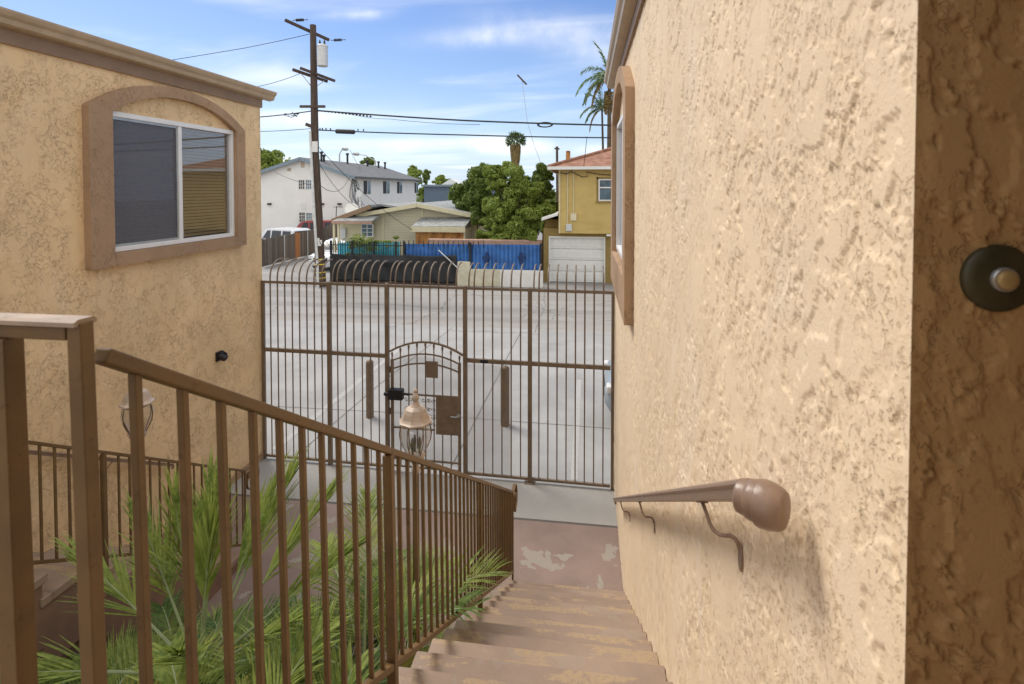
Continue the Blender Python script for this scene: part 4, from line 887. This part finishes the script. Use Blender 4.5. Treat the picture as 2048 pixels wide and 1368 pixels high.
# pinkish parapet behind the blue fence
a, b = pY(855, 478, 26), pY(1085, 482, 26)
pk = MB().box(a.x, b.x, 26, 26.35, 0, a.z).build('garden_wall', M['pinkledge'], loc=(a.x, 26, 0), bevel=.04); props(pk, 'pinkish tan garden wall showing just above the blue fence', 'wall')
p = aY(815, 470, 28); 
# brown roof beyond bungalow
a, b = aY(880, 405, 40), aY(985, 405, 40)
BH = thing('house', 'house with red brown shingle roof hidden behind the bungalow and trees', 'house', (a.x, 40, 0))
MB().box(a.x, b.x, 40.4, 47, 0, a.z-.25).build('wall', M['cream'], BH); slab(MB(), (a.x-.5, 40, a.z-.45), (b.x, 40, a.z-.45), (b.x, 44, a.z+.45), (a.x+2.0, 44, a.z+.45), .1).build('roof', M['redroof'], BH)

# yellow house
QY = 25.75
YH = thing('garage_house', 'two storey yellow house with white garage door and red brown roof on the right', 'house', (0, QY, 0))
gl, gr, gt, gb = aY(1100, 475, QY), aY(1208, 475, QY), aY(1150, 476, QY).z, 0
uxl = aY(1117, 400, QY-.35).x; zu = aY(1160, 467, QY-.35).z; zt = 5.42; XE = 10.5
wl_ = aY(1087, 500, QY).x
MB().box(wl_, gl.x-.06, QY, QY+9, 0, zu+.2).box(gr.x+.06, XE, QY, QY+9, 0, zu+.2).box(gl.x-.06, gr.x+.06, QY, QY+.3, gt+.07, zu+.2).box(gl.x-.06, gr.x+.06, QY+.35, QY+9, 0, zu+.2).build('lower_wall', M['olive'], YH)
wx0, wx1, wzt, wzb = aY(1197, 357, QY-.35).x, 1.75, aY(1210, 358, QY-.35).z, aY(1210, 402, QY-.35).z
MB().box(uxl, wx0, QY-.35, QY+9.1, zu, zt).box(wx1, XE, QY-.35, QY+9.1, zu, zt).box(wx0, wx1, QY-.35, QY+9.1, wzt, zt).box(wx0, wx1, QY-.35, QY+9.1, zu, wzb).box(wx0, wx1, QY-.1, QY+9.1, wzb, wzt).build('upper_wall', M['yellow'], YH)
m = MB(); 
for i in range(4):
    z0 = gt*i/4; m.box(gl.x, gr.x, QY+.12, QY+.16, z0+.012, z0+gt/4-.012)
    for j in range(1): m.box(gl.x+.12, gr.x-.12, QY+.105, QY+.12, z0+.10, z0+gt/4-.10)
m.box(gl.x, gr.x, QY+.17, QY+.19, 0, gt); gd = m.build('garage_door', M['white'], YH, bevel=.01)
MB().box(gl.x-.06, gl.x, QY-.02, QY+.2, 0, gt).box(gr.x, gr.x+.06, QY-.02, QY+.2, 0, gt).box(gl.x-.06, gr.x+.06, QY-.02, QY+.2, gt, gt+.07).build('door_frame', M['white'], YH)
w = MB().box(wx0, wx1, QY-.39, QY-.30, wzb, wzb+.06).box(wx0, wx1, QY-.39, QY-.30, wzt-.06, wzt).box(wx0, wx0+.06, QY-.39, QY-.3, wzb+.06, wzt-.06).box(wx1-.06, wx1, QY-.39, QY-.3, wzb+.06, wzt-.06).box(wx0+.06, wx1-.06, QY-.38, QY-.3, wzb+.60, wzb+.66).build('window', M['white'], YH)
MB().box(wx0+.06, wx1-.06, QY-.33, QY-.325, wzb+.06, wzt-.06).build('pane', M['blueglass'], w)
MB().box(wx0-.12, wx1+.1, QY-.43, QY-.352, wzb-.09, wzb-.002).box(wx0-.09, wx0-.002, QY-.37, QY-.351, wzb, wzt+.08).box(wx0-.09, wx1, QY-.37, QY-.351, wzt+.002, wzt+.08).build('window_trim', M['olive'], YH)
w = MB().box(4.4, 5.9, QY-.39, QY-.352, wzb, wzt).build('window', M['white'], YH); MB().box(4.46, 5.84, QY-.40, QY-.392, wzb+.06, wzt-.06).build('pane', M['blueglass'], w)
e0 = uxl-.42; ye = QY-.85; zr = 7.35; hx, hy = e0+5.4, ye+5.6
m = MB().add([(e0, ye, zt+.12), (XE+.4, ye, zt+.12), (XE-5, hy, zr), (hx, hy, zr), (e0, ye+11.2, zt+.12), (XE+.4, ye+11.2, zt+.12)], [(0, 1, 2, 3), (0, 3, 4), (3, 2, 5, 4), (1, 5, 2)]); m.add([(e0, ye, zt), (XE+.4, ye, zt), (XE+.4, ye+11, zt), (e0, ye+11, zt)], [(3, 2, 1, 0)]); m.build('roof', M['redroof'], YH)
m = MB(); m.tube([(e0, ye, zt+.14), (hx, hy, zr+.03)], .09, 8).tube([(hx, hy, zr+.03), (XE-5, hy, zr+.03)], .09, 8).build('ridge_tiles', M['redroof'], YH)
MB().box(e0-.05, XE+.4, ye-.1, ye, zt-.02, zt+.12).box(e0-.08, e0, ye-.0, ye+11, zt-.02, zt+.12).build('gutter', M['white'], YH)
for px, z0 in ((1135, 3.2), (1147, 3.7)):
    x = aY(px, 400, QY-.4).x; MB().tube([(x, QY-.38, z0-.4), (x, QY-.38, zt-.02)], .022, 8).build('conduit', M['cream'], YH)
MB().tube([(uxl+.06, QY-.38, zu), (uxl+.06, QY-.38, zt)], .03, 8).build('downpipe', M['cream'], YH)
for (px, py, mt, hw, hh) in ((1147, 434, 'cream', .14, .17), (1138, 455, 'transformer', .14, .17)):
    p = aY(px, py, QY-.4); MB().box(p.x-hw, p.x+hw, QY-.48, QY-.352, p.z-hh, p.z+hh).build('electrical_box', M[mt], YH, bevel=.02)
p = aY(1136, 318, 30); MB().tube([(p.x, 30, 5.8), (p.x, 30, p.z+.45)], .12, 10).build('roof_pipe', M['rust'], YH); p = aY(1216, 300, 31); MB().tube([(p.x, 31, 6), (p.x, 31, p.z+.0)], .05, 8).build('roof_pipe', M['rust'], YH); MB().box(4.2, 4.7, 29, 29.5, 6.3, 7.5).build('chimney', M['rust'], YH)
m = MB(); L = [V((aY(px, py, QY-.45).x, QY-.45, aY(px, py, QY-.45).z)) for px, py in ((1120, 345), (1133, 348), (1142, 343), (1152, 348), (1165, 354), (1176, 352), (1172, 344), (1200, 349), (1225, 350))]; m.tube(L, .02, 6).build('cable_loop', M['wire'], YH)
p = aY(1085, 435, QY+.4); slab(MB(), (aY(1083, 440, QY-.5).x, QY-.5, 3.0), (uxl-.02, QY-.5, 3.25), (uxl-.02, QY+3, 3.25), (aY(1083, 440, QY).x, QY+3, 3.0), .12).build('side_eave', M['white'], YH)
MB().box(wl_, uxl-.01, QY+.6, QY+3, zu+.2, 3.0).build('side_wall', M['olive'], YH)
p = aY(1219, 470, QY-.1); MB().box(p.x-.15, p.x+.12, QY-.5, QY-.002, zu-.10, zu-.02).build('awning_light', M['white'], YH)

# ------------------------------------------------------------ wooden fence
a, b = (-18.35, 28.2), (-18.9, 41.5)
WF = thing('board_fence', 'weathered grey wooden board fence left of the utility pole', 'fence', (a[0], 34, 0))
m = MB(); y = a[1]; k = 0
while y < b[1]:
    x = a[0]+(b[0]-a[0])*(y-a[1])/(b[1]-a[1]); h_ = 1.62+random.uniform(-.04, .04)+.012*(y-28)
    t_ = m if not (32.0 < y < 32.5) else None
    if t_ is None:
        MB().box(x-.015, x+.02, y, y+.14, .05, h_).build('orange_board', M['orangeboard'], WF)
    else: m.box(x-.012, x+.012, y, y+.145, .05, h_)
    y += .152
m.build('boards', M['boards'], WF)
for y in (30.6, 33.6, 37): x = a[0]+(b[0]-a[0])*(y-a[1])/(b[1]-a[1]); MB().tube([(x+.05, y, 0), (x+.05, y, 1.65)], .035, 8).build('steel_post', M['transformer'], WF)
WF2 = thing('board_fence', 'short brown wooden fence section between utility pole and bungalow porch', 'fence', (-17, 38, 0))
m = MB(); x = aY(655, 470, 36).x
while x < aY(690, 470, 36).x: m.box(x, x+.13, 36-.02, 36+.0, .05, 1.95+random.uniform(-.08, .1)); x += .15
m.build('boards', M['boards'], WF2)

# ------------------------------------------------------------ cars
def car(label, loc, rot, paint, L=4.6, Wd=1.86, H_=1.7, group='parked cars', roofmat=None):
    x0, y0 = loc; t = thing('parked_car', label, 'car', (x0, y0, 0), group); ca, sa = cos(rot), sin(rot)
    def T(p): x, y, z = p; return (x0+x*ca-y*sa, y0+x*sa+y*ca, z)
    def lay(m): m.v = [T(p) for p in m.v]; return m
    st = [(-L/2, .50, .72, .80), (-L/2+.10, .30, .98, .92), (-L/2+.55, .24, 1.04, .98), (-L*.12, .24, 1.04, 1), (L*.22, .24, 1.03, 1), (L/2-.55, .24, .98, .97), (L/2-.12, .28, .88, .90), (L/2, .45, .72, .76)]
    m = MB(); n = 12; b = 0
    for (x, zb, zt_, k) in st:
        w = Wd/2*k
        for i in range(n):
            a = 2*pi*(i+.5)/n; cy, cz = cos(a), sin(a); e = .38
            m.v.append((x, w*abs(cy)**e*(1 if cy > 0 else -1), (zb+zt_)/2+(zt_-zb)/2*abs(cz)**e*(1 if cz > 0 else -1)))
    for j in range(len(st)-1):
        for i in range(n): m.f.append((j*n+i, j*n+(i+1) % n, (j+1)*n+(i+1) % n, (j+1)*n+i))
    m.f.append(tuple(range(n))); m.f.append(tuple((len(st)-1)*n+i for i in range(n))[::-1])
    lay(m).build('body', M[paint], t, smooth=True)
    cb = [(-L/2+.15, 1.0), (-L/2+.45, H_-.10), (-L/2+.7, H_), (L*.06, H_), (L*.16, H_-.08), (L*.30, 1.02)]
    wb, wt = Wd/2*.93, Wd/2*.76
    m = MB(); 
    for s_ in (-1, 1): m.v += [(x, s_*(wb+(wt-wb)*(z-1)/(H_-1)), z) for x, z in cb]
    k = len(cb); m.f = [tuple(range(k)), tuple(range(2*k-1, k-1, -1))]+[(i, i+1, k+i+1, k+i) for i in range(k-1)]+[(k-1, 0, k, 2*k-1)]
    lay(m).build('cabin', M[paint], t, bevel=.05)
    for s_ in (-1, 1):
        for xa, xb in ((-L/2+.62, -L*.20), (-L*.18, L*.02), (L*.04, L*.20)):
            m = MB(); yy = lambda z: s_*(wb+(wt-wb)*(z-1)/(H_-1)+.012)
            zt_ = H_-.14; xt = min(xb, L*.12); m.add([(xa, yy(1.06), 1.06), (xb, yy(1.06), 1.06), (xt, yy(zt_), zt_), (xa+.06, yy(zt_), zt_)], [(0, 1, 2, 3)]); lay(m).build('side_window', M['darkglass'], t)
    m = MB().add([(L*.285+.012, -wb*.9, 1.07), (L*.285+.012, wb*.9, 1.07), (L*.175+.012, wt*.9, H_-.13), (L*.175+.012, -wt*.9, H_-.13)], [(0, 1, 2, 3)]); lay(m).build('windscreen', M['darkglass'], t)
    m = MB().add([(-L/2+.20-.01, -wb*.85, 1.10), (-L/2+.20-.01, wb*.85, 1.10), (-L/2+.43-.01, wt*.88, H_-.14), (-L/2+.43-.01, -wt*.88, H_-.14)], [(0, 3, 2, 1)]); lay(m).build('rear_window', M['darkglass'], t)
    for s_ in (-1, 1):
        for x in (-L*.30, L*.31):
            y = s_*(Wd/2-.10); w = lay(MB().lathe([(.20, -.10), (.33, -.10), (.35, -.06), (.35, .06), (.33, .10), (.20, .10)], (x, y, .35), 20, (0, s_, 0))).build('wheel', M['rubber'], t); lay(MB().lathe([(.21, .0), (.21, .095), (.05, .085)], (x, y, .35), 14, (0, s_, 0))).build('rim', M['steel'], w)
        lay(MB().box(L/2-.17, L/2-.03, min(s_*.55, s_*.80), max(s_*.55, s_*.80), .70, .84)).build('headlight', M['conduit'], t, bevel=.03)
        lay(MB().box(-L/2+.0, -L/2+.12, min(s_*.68, s_*.84), max(s_*.68, s_*.84), .72, .98)).build('tail_light', M['carred'], t, bevel=.03)
    lay(MB().box(L/2-.05, L/2+.005, -.45, .45, .50, .74)).build('grille', M['black'], t, bevel=.02)
    return t
car('white car parked behind the base of the utility pole', (-14.05, 29.6), R(-97), 'carwhite', 4.6, 1.86, 1.62)
car('red car parked in front of the white apartment building', (-21.6, 40.0), R(200), 'carred', 4.8, 1.9, 2.0)
car('white car with dark windows parked behind the weathered board fence', (-21.3, 35.2), R(160), 'carwhite', 4.9, 1.9, 1.75)
car('pale blue grey car just visible at the right end beyond the fence', (2.66, 10.75), R(180), 'carsilver', 4.6, 1.86, 1.5)

# ------------------------------------------------------------ utility pole
PB = V((-12.0, 23.2, 0)); PYd = 23.2
def pp(px, py, dy=0): return aY(px, py, PYd+dy)
top = pp(626, 50); mid = pp(630, 300); base = pp(642, 578)
UP = thing('utility_pole', 'tall dark wooden utility pole with transformer and crossarms across the alley', 'utility pole', (base.x, PYd, 0))
MB().tube([(base.x, PYd, 0), base.lerp(mid, .5)*1, mid, top], [.235, .215, .175, .135], 14).build('pole_shaft', M['pole'], UP, smooth=True)
# crossarms (perspective shows them running back to front)
def arm(a, b, da, db, w=.11, nm='crossarm'): A_, B_ = pp(*a, da), pp(*b, db); MB().bar(A_, B_, w, w*1.15).build(nm, M['pole'], UP, bevel=.01); return A_, B_
arm((570, 40), (658, 80), -.9, .9); arm((585, 139), (655, 163), -.45, .75); arm((600, 136), (670, 162), -.65, .55, .10); arm((600, 213), (650, 213), -.15, -.15, .10); arm((611, 248), (626, 254), -.3, -.1, .12)
tc_ = pp(645, 112, -.35)
m = MB().lathe([(.20, -.47), (.235, -.45), (.235, .40), (.25, .405), (.25, .44), (.20, .50), (.06, .53)], tc_, 20); m.build('transformer', M['transformer'], UP, smooth=True)
m = MB()
for dx, dz in ((-.12, .50), (.10, .50)): m.lathe([(.035, 0), (.055, .04), (.035, .08), (.055, .12), (.035, .16), (.02, .22)], tc_+V((dx, 0, dz)), 8)
m.build('bushing', M['bronze'], UP)
for (px, py, L) in ((600, 40, .20), (676, 80, .20)):
    c = pp(px, py, -.6 if px < 620 else .6); m = MB()
    for i in range(6): m.lathe([(.03, -.02), (.075, 0), (.03, .02)], c+V((-.17+i*.065, 0, 0)), 8, (1, 0, 0))
    m.tube([c+V((-.35, 0, 0)), c+V((.38, 0, 0))], .018, 6).build('insulator', M['bronze'], UP)
m = MB(); m.bar(pp(603, 148, -.3), pp(622, 172), .03, .03); m.bar(pp(648, 162, .5), pp(634, 172), .03, .03); m.build('arm_brace', M['steel'], UP)
MB().tube([pp(620, 262, -.22), pp(627, 400, -.27), pp(635, 530, -.29), pp(636, 575, -.29)], .06, 10).build('riser_conduit', M['conduit'], UP, smooth=True)
p, q = pp(625, 283, -.2), pp(636, 304, -.2); MB().box(p.x, q.x, PYd-.25, PYd-.215, q.z, p.z).build('notice', M['paper'], UP)
for (x0, x1, y0, y1) in ((635, 639, 476, 484), (636, 642, 484, 492), (640, 644, 480, 488)):
    p, q = pp(x0, y0, -.25), pp(x1, y1, -.25); MB().box(p.x, q.x, PYd-.27, PYd-.24, q.z, p.z).build('number_tag', M['paper'], UP)
for py in (519, 529, 545, 556):
    z = pp(640, py).z; c = base.lerp(mid, (z-0)/(mid.z)); MB().lathe([(.232, 0), (.232, .05)], (c.x, PYd, z), 18).build('yellow_band', M['yellowtape'], UP)

# cables
def cable(name, label, pts, r, sag=0, n=24, cat='cable', group='overhead cables', extra=None):
    P_ = [V(p) for p in pts]; out = []
    for a, b in zip(P_, P_[1:]):
        for i in range(n): t = i/n; out.append(a.lerp(b, t)-V((0, 0, sag*4*t*(1-t))))
    out.append(P_[-1]); m = MB().tube(out, r, 6)
    if extra: extra(m)
    o = m.build(name, M['wire'], loc=P_[0], smooth=True); return props(o, label, cat, group)
def bundle(m):
    for px in (1090,):
        c = aY(px, 249, PYd)
        for k in range(3): m.tube([c+V((.34*cos(a)*(1-.1*k), .02*k, .11*sin(a)*(1-.12*k)-.01)) for a in [2*pi*i/14 for i in range(15)]], .018, 6)
    for i in range(14): c = aY(650+i*7, 222.5+i*.8, PYd); m.lathe([(.02, -.05), (.045, 0), (.02, .05)], c, 6, (1, 0, 0))
L0 = aY(632, 221, PYd); L1 = aY(1228, 250.5, PYd)
cable('overhead_cable', 'thick black overhead cable with a coiled loop, the upper one', [L0, aY(930, 241, PYd), L1, L1+(L1-aY(930, 241, PYd))*4], .038, 0.02, extra=bundle)
L0 = aY(634, 260, PYd); L1 = aY(1228, 275.5, PYd)
def splice(m):
    c0, c1 = aY(671, 262.5, PYd), aY(710, 264, PYd); m.tube([c0, c0.lerp(c1, .05), c0.lerp(c1, .95), c1], [.05, .105, .105, .05], 12)
    for px in (640, 645, 652, 661, 716, 727): c = aY(px, 259.5+(px-640)*.03, PYd); m.lathe([(.02, 0), (.035, .04), (.02, .09)], c, 6)
cable('overhead_cable', 'black overhead cable with a splice case beside the pole, the lower one', [L0, aY(930, 270, PYd), L1, L1+(L1-aY(930, 270, PYd))*4], .030, 0.02, extra=splice)
def clutter(m):
    for i in range(20): c = aY(random.uniform(570, 598), random.uniform(226, 233), PYd); m.tube([c, c+V((random.uniform(-.25, .25), 0, random.uniform(-.06, .06)))], .016, 5)
cable('overhead_cable', 'tangled black cable leaving the pole to the left, upper one', [aY(624, 222, PYd), aY(520, 234, PYd), aY(200, 268, PYd)], .026, .02, extra=clutter)
cable('overhead_cable', 'thin black cable leaving the pole to the left, lower one', [aY(624, 257, PYd), aY(520, 263, PYd), aY(200, 278, PYd)], .014, .02)
cable('overhead_cable', 'black line running left from the very top of the pole', [aY(619, 68, PYd), aY(484, 97, PYd), aY(150, 150, PYd)], .014, .02)
cable('overhead_cable', 'sagging line going left from the transformer crossarm', [aY(600, 147, PYd), aY(520, 172, PYd), aY(300, 230, PYd)], .012, .05)
cable('overhead_cable', 'loose secondary line hanging just beneath the upper cable', [aY(700, 228, PYd+.3), aY(780, 238, PYd+.3), aY(960, 249, PYd+.3)], .010, .06)
cable('service_wire', 'service wire running down from the pole to the bungalow roof', [aY(634, 290, PYd), aY(830, 463, HY-1.6)], .012, .35, group='service wires')
cable('service_wire', 'service wire sloping from the pole to the bungalow antenna', [aY(634, 320, PYd), aY(715, 415, HY)], .012, .3, group='service wires')
cable('service_wire', 'service wire crossing the gable wall of the white building', [aY(540, 338, 40), aY(632, 372, PYd)], .014, .15, group='service wires')
cable('service_wire', 'service wire from the pole to the corner of the white building', [aY(634, 365, PYd), aY(700, 352, WY)], .016, .8, group='service wires')
cable('service_wire', 'service wire dropping over the white building roof to its side wall', [aY(700, 300, 50), aY(745, 375, 48)], .018, .2, group='service wires')
cable('service_wire', 'drop wire from the lower overhead cable to the yellow house eave', [aY(1174, 273, PYd), aY(1167, 338, QY-.8)], .012, .0, group='service wires')
# clutter of meter wires on white building corner
m = MB()
for k in range(9):
    a = aY(random.uniform(702, 716), random.uniform(352, 362), WY-.1); pts = [a]
    for i in range(5): a = a+V((random.uniform(-.3, .35), 0, -random.uniform(.1, 1.0))); pts.append(a)
    m.tube(pts, .025, 5)
o = m.build('wire_bundle', M['wire'], loc=(X1, WY, 4)); props(o, 'tangle of service wires on the corner of the white building', 'wires')
# bungalow roof mast + dish
p = aY(620+100, 470, HY+1)
c = aY(721, 423, HY+1); AM = thing('roof_antenna', 'thin antenna mast with small dish on the bungalow roof', 'antenna', c)
MB().tube([c, aY(720, 385, HY+1)], .05, 8).build('mast', M['transformer'], AM); MB().lathe([(.02, 0), (.22, .08), (.24, .10)], aY(720, 388, HY+.95), 16, (-.3, -1, .2)).build('dish', M['transformer'], AM, smooth=True)
c = aY(704, 424, HY+1); SD = thing('satellite_dish', 'white satellite dish at the edge of the bungalow wing roof', 'satellite dish', c)
MB().lathe([(.02, 0), (.3, .10), (.40, .20)], c+V((0, 0, .1)), 20, (.3, -1, .5)).build('reflector', M['white'], SD, smooth=True); MB().tube([c, c-V((0, 0, .3))], .03).build('mount', M['transformer'], SD)
c = aY(672, 440, HY-.9); AN = thing('roof_antenna', 'small thin antenna at the left tip of the bungalow wing roof', 'antenna', c)
MB().tube([c, aY(673, 412, HY-.9)], .025, 6).build('mast', M['ironblack'], AN); MB().tube([aY(667, 414, HY-.9), aY(686, 414, HY-.9)], .018, 6).build('element', M['ironblack'], AN)
# street lamps beyond the white building
for (b_, t_, e_, lab) in (((679, 330), (679, 308), (690, 298), 'short street lamp with bent arm above the white building roof'), ((751, 330), (751, 322), (712, 308), 'street lamp with long curved arm above the white building roof')):
    Y = 66; B_, T_, E_ = aY(*b_, Y), aY(*t_, Y), aY(*e_, Y); st_ = thing('street_lamp', lab, 'street lamp', (B_.x, Y, 0), 'far street lamps')
    MB().tube([(B_.x, Y, 0), T_], .10, 8).build('pole', M['steel'], st_); MB().tube([T_, T_.lerp(E_, .5)+V((0, 0, .25)), E_], .06, 6).build('arm', M['steel'], st_); MB().lathe([(.05, -.5), (.22, -.2), (.22, .3), (.05, .5)], E_, 8, (1, 0, -.1)).build('lamp_head', M['steel'], st_)
# odd distant mast with tilted crossarm
MY = 34; a = aY(1044, 160, MY); LM = thing('mast', 'thin bent mast topped by a short tilted dark crossarm above the trees', 'mast', (aY(1085, 345, MY).x, MY, 0))
MB().tube([(aY(1088, 378, MY).x, MY, 0), aY(1083, 330, MY), aY(1068, 290, MY), aY(1055, 245, MY), a], .014, 6).build('shaft', M['steel'], LM); MB().bar(aY(1035, 150, MY), aY(1053, 169, MY), .13, .10).build('crossarm', M['pole'], LM)
Y = 70; u = thing('utility_pole', 'small far away utility pole just left of the yellow house roof', 'utility pole', (aY(1115, 378, Y).x, Y, 0)); MB().tube([(aY(1115, 378, Y).x, Y, 0), aY(1114, 293, Y)], .16, 8).build('pole_shaft', M['pole'], u)
MB().bar(aY(1109, 297, Y), aY(1119, 298, Y), .2).build('crossarm', M['pole'], u)
# bare branches beside it
m = MB(); b0 = aY(1145, 340, 33)
for k in range(6):
    e = aY(random.uniform(1128, 1160), random.uniform(297, 325), 33); mdp = b0.lerp(e, .5)+V((random.uniform(-.15, .15), 0, .1)); m.tube([b0, mdp, e], [.03, .02, .008], 5)
    for j in range(3): m.tube([mdp, mdp+V((random.uniform(-.3, .3), 0, random.uniform(.1, .4)))], .008, 4)
m.tube([(b0.x, 33, 0), b0], .08, 6)
bt = thing('bare_tree', 'thin bare twigs rising behind the yellow house roof pipe', 'tree', (b0.x, 33, 0)); m.build('trunk', M['bark'], bt)

# tall palms
def bigfrond(Vv, Ff, c, az, el, L, sag, ll, w=.06, n=40):
    d = V((cos(az)*cos(el), sin(az)*cos(el), sin(el))); pts = [V(c)]; m_ = 12
    for i in range(m_): pts.append(pts[-1]+d*(L/m_)); d = (d+V((0, 0, -sag/m_))).normalized()
    for i in range(n):
        t = .12+.88*i/(n-1); k = min(int(t*m_), m_-1); p = pts[k].lerp(pts[k+1], t*m_-k); tg = (pts[k+1]-pts[k]).normalized(); sd_ = tg.cross(V((0, 0, 1))); sd_ = sd_.normalized() if sd_.length > .05 else V((1, 0, 0))
        for s_ in (-1, 1): leaflets(Vv, Ff, p, tg*.5+sd_*s_+V((0, 0, random.uniform(-.5, .2))), ll*random.uniform(.7, 1.1)*(1.1-.6*t), w, .25, 2)
    return pts
def tall_palm(label, px, py, Y, L, angs, r=.16, seeds=None, lean=0):
    c = aY(px, py, Y); t = thing('tall_palm', label, 'palm', (c.x+lean, Y, 0), 'tall palms')
    MB().tube([(c.x+lean, Y, 0), (c.x+lean*.6, Y, c.z*.5), c], [r*1.3, r, r*.7], 10).build('trunk', M['bark'], t, smooth=True)
    for az, el, sag in angs:
        Vv, Ff = [], []; pts = bigfrond(Vv, Ff, c, R(az), R(el), L*random.uniform(.85, 1.1), sag, L*.42); fo = np_mesh('frond', Vv, Ff, M['palmdark'] if sag < 2.6 else M['deadpalm'], t); MB().tube(pts, [.04*(1-.8*i/12)+.005 for i in range(13)], 5).build('petiole', M['petiole'], fo)
    if seeds:
        q = aY(*seeds, Y); leafcloud('seed_cluster', [(q.x, Y, q.z, .35, .35, .85)], 1800, .08, M['deadpalm'], t)
tall_palm('tall palm partly hidden by the right eave, with drooping fronds and seed cluster', 1219, 158, 40, 2.7, [(180, 60, 2.0), (190, 30, 2.2), (200, 5, 2.4), (160, 80, 1.4), (175, -10, 2.8), (250, 40, 2.2), (120, 45, 2), (60, 50, 2), (10, 40, 2), (320, 50, 2), (185, 15, 2.6)], .17, (1217, 204))
tall_palm('slender palm with small crown just left of the right eave', 1204, 218, 42, 2.0, [(180, 35, 2.2), (190, 10, 2.2), (170, 70, 1.6), (150, 85, 1.0), (20, 55, 2), (0, 70, 1.5), (185, -20, 2.7), (260, 50, 2), (90, 50, 2), (330, 30, 2.2)], .10, None, .25)
# fan palm with skirt
FY = 58; c = aY(1031, 282, FY); FPm = thing('fan_palm', 'short crowned fan palm with dry skirt rising above the big tree', 'palm', (c.x, FY, 0))
MB().tube([(c.x, FY, 0), (c.x, FY, c.z-.5)], [.4, .33], 10).build('trunk', M['bark'], FPm)
Vv, Ff = [], []
for k in range(150):
    az = random.uniform(0, 2*pi); el = random.uniform(-.5, 1.4); e = c+V((cos(az)*cos(el), sin(az)*cos(el), sin(el)*.8))*random.uniform(.6, 1.0)
    for j in range(9): leaflets(Vv, Ff, e, (e-c)+V((random.gauss(0, .5), random.gauss(0, .5), random.gauss(-.1, .5))), .45, .07, .2, 2)
np_mesh('crown', Vv, Ff, M['palmdark'], FPm)
Vv, Ff = [], []
for k in range(900):
    az = random.uniform(0, 2*pi); z = random.uniform(-2.6, -.2); rr = .75*(1+z*.22); leaflets(Vv, Ff, c+V((cos(az)*rr*.7, sin(az)*rr*.7, z)), V((cos(az)*.25, sin(az)*.25, -1)), .7, .07, .1, 2)
np_mesh('skirt', Vv, Ff, M['deadpalm'], FPm)
# distant ground cover line so that the horizon is closed by far greenery
cs = []
for k in range(90):
    px = random.uniform(300, 1500); Y = random.uniform(110, 150); q = aY(px, 378, Y); cs.append((q.x, Y, 1.6, 6, 4, random.uniform(1.8, 3.2)))
o = leafcloud('distant_woods', cs, 30000, .5, M['leafdark'], loc=(-10, 130, 0)); props(o, 'far belt of dark trees along the horizon', 'trees', kind='stuff')
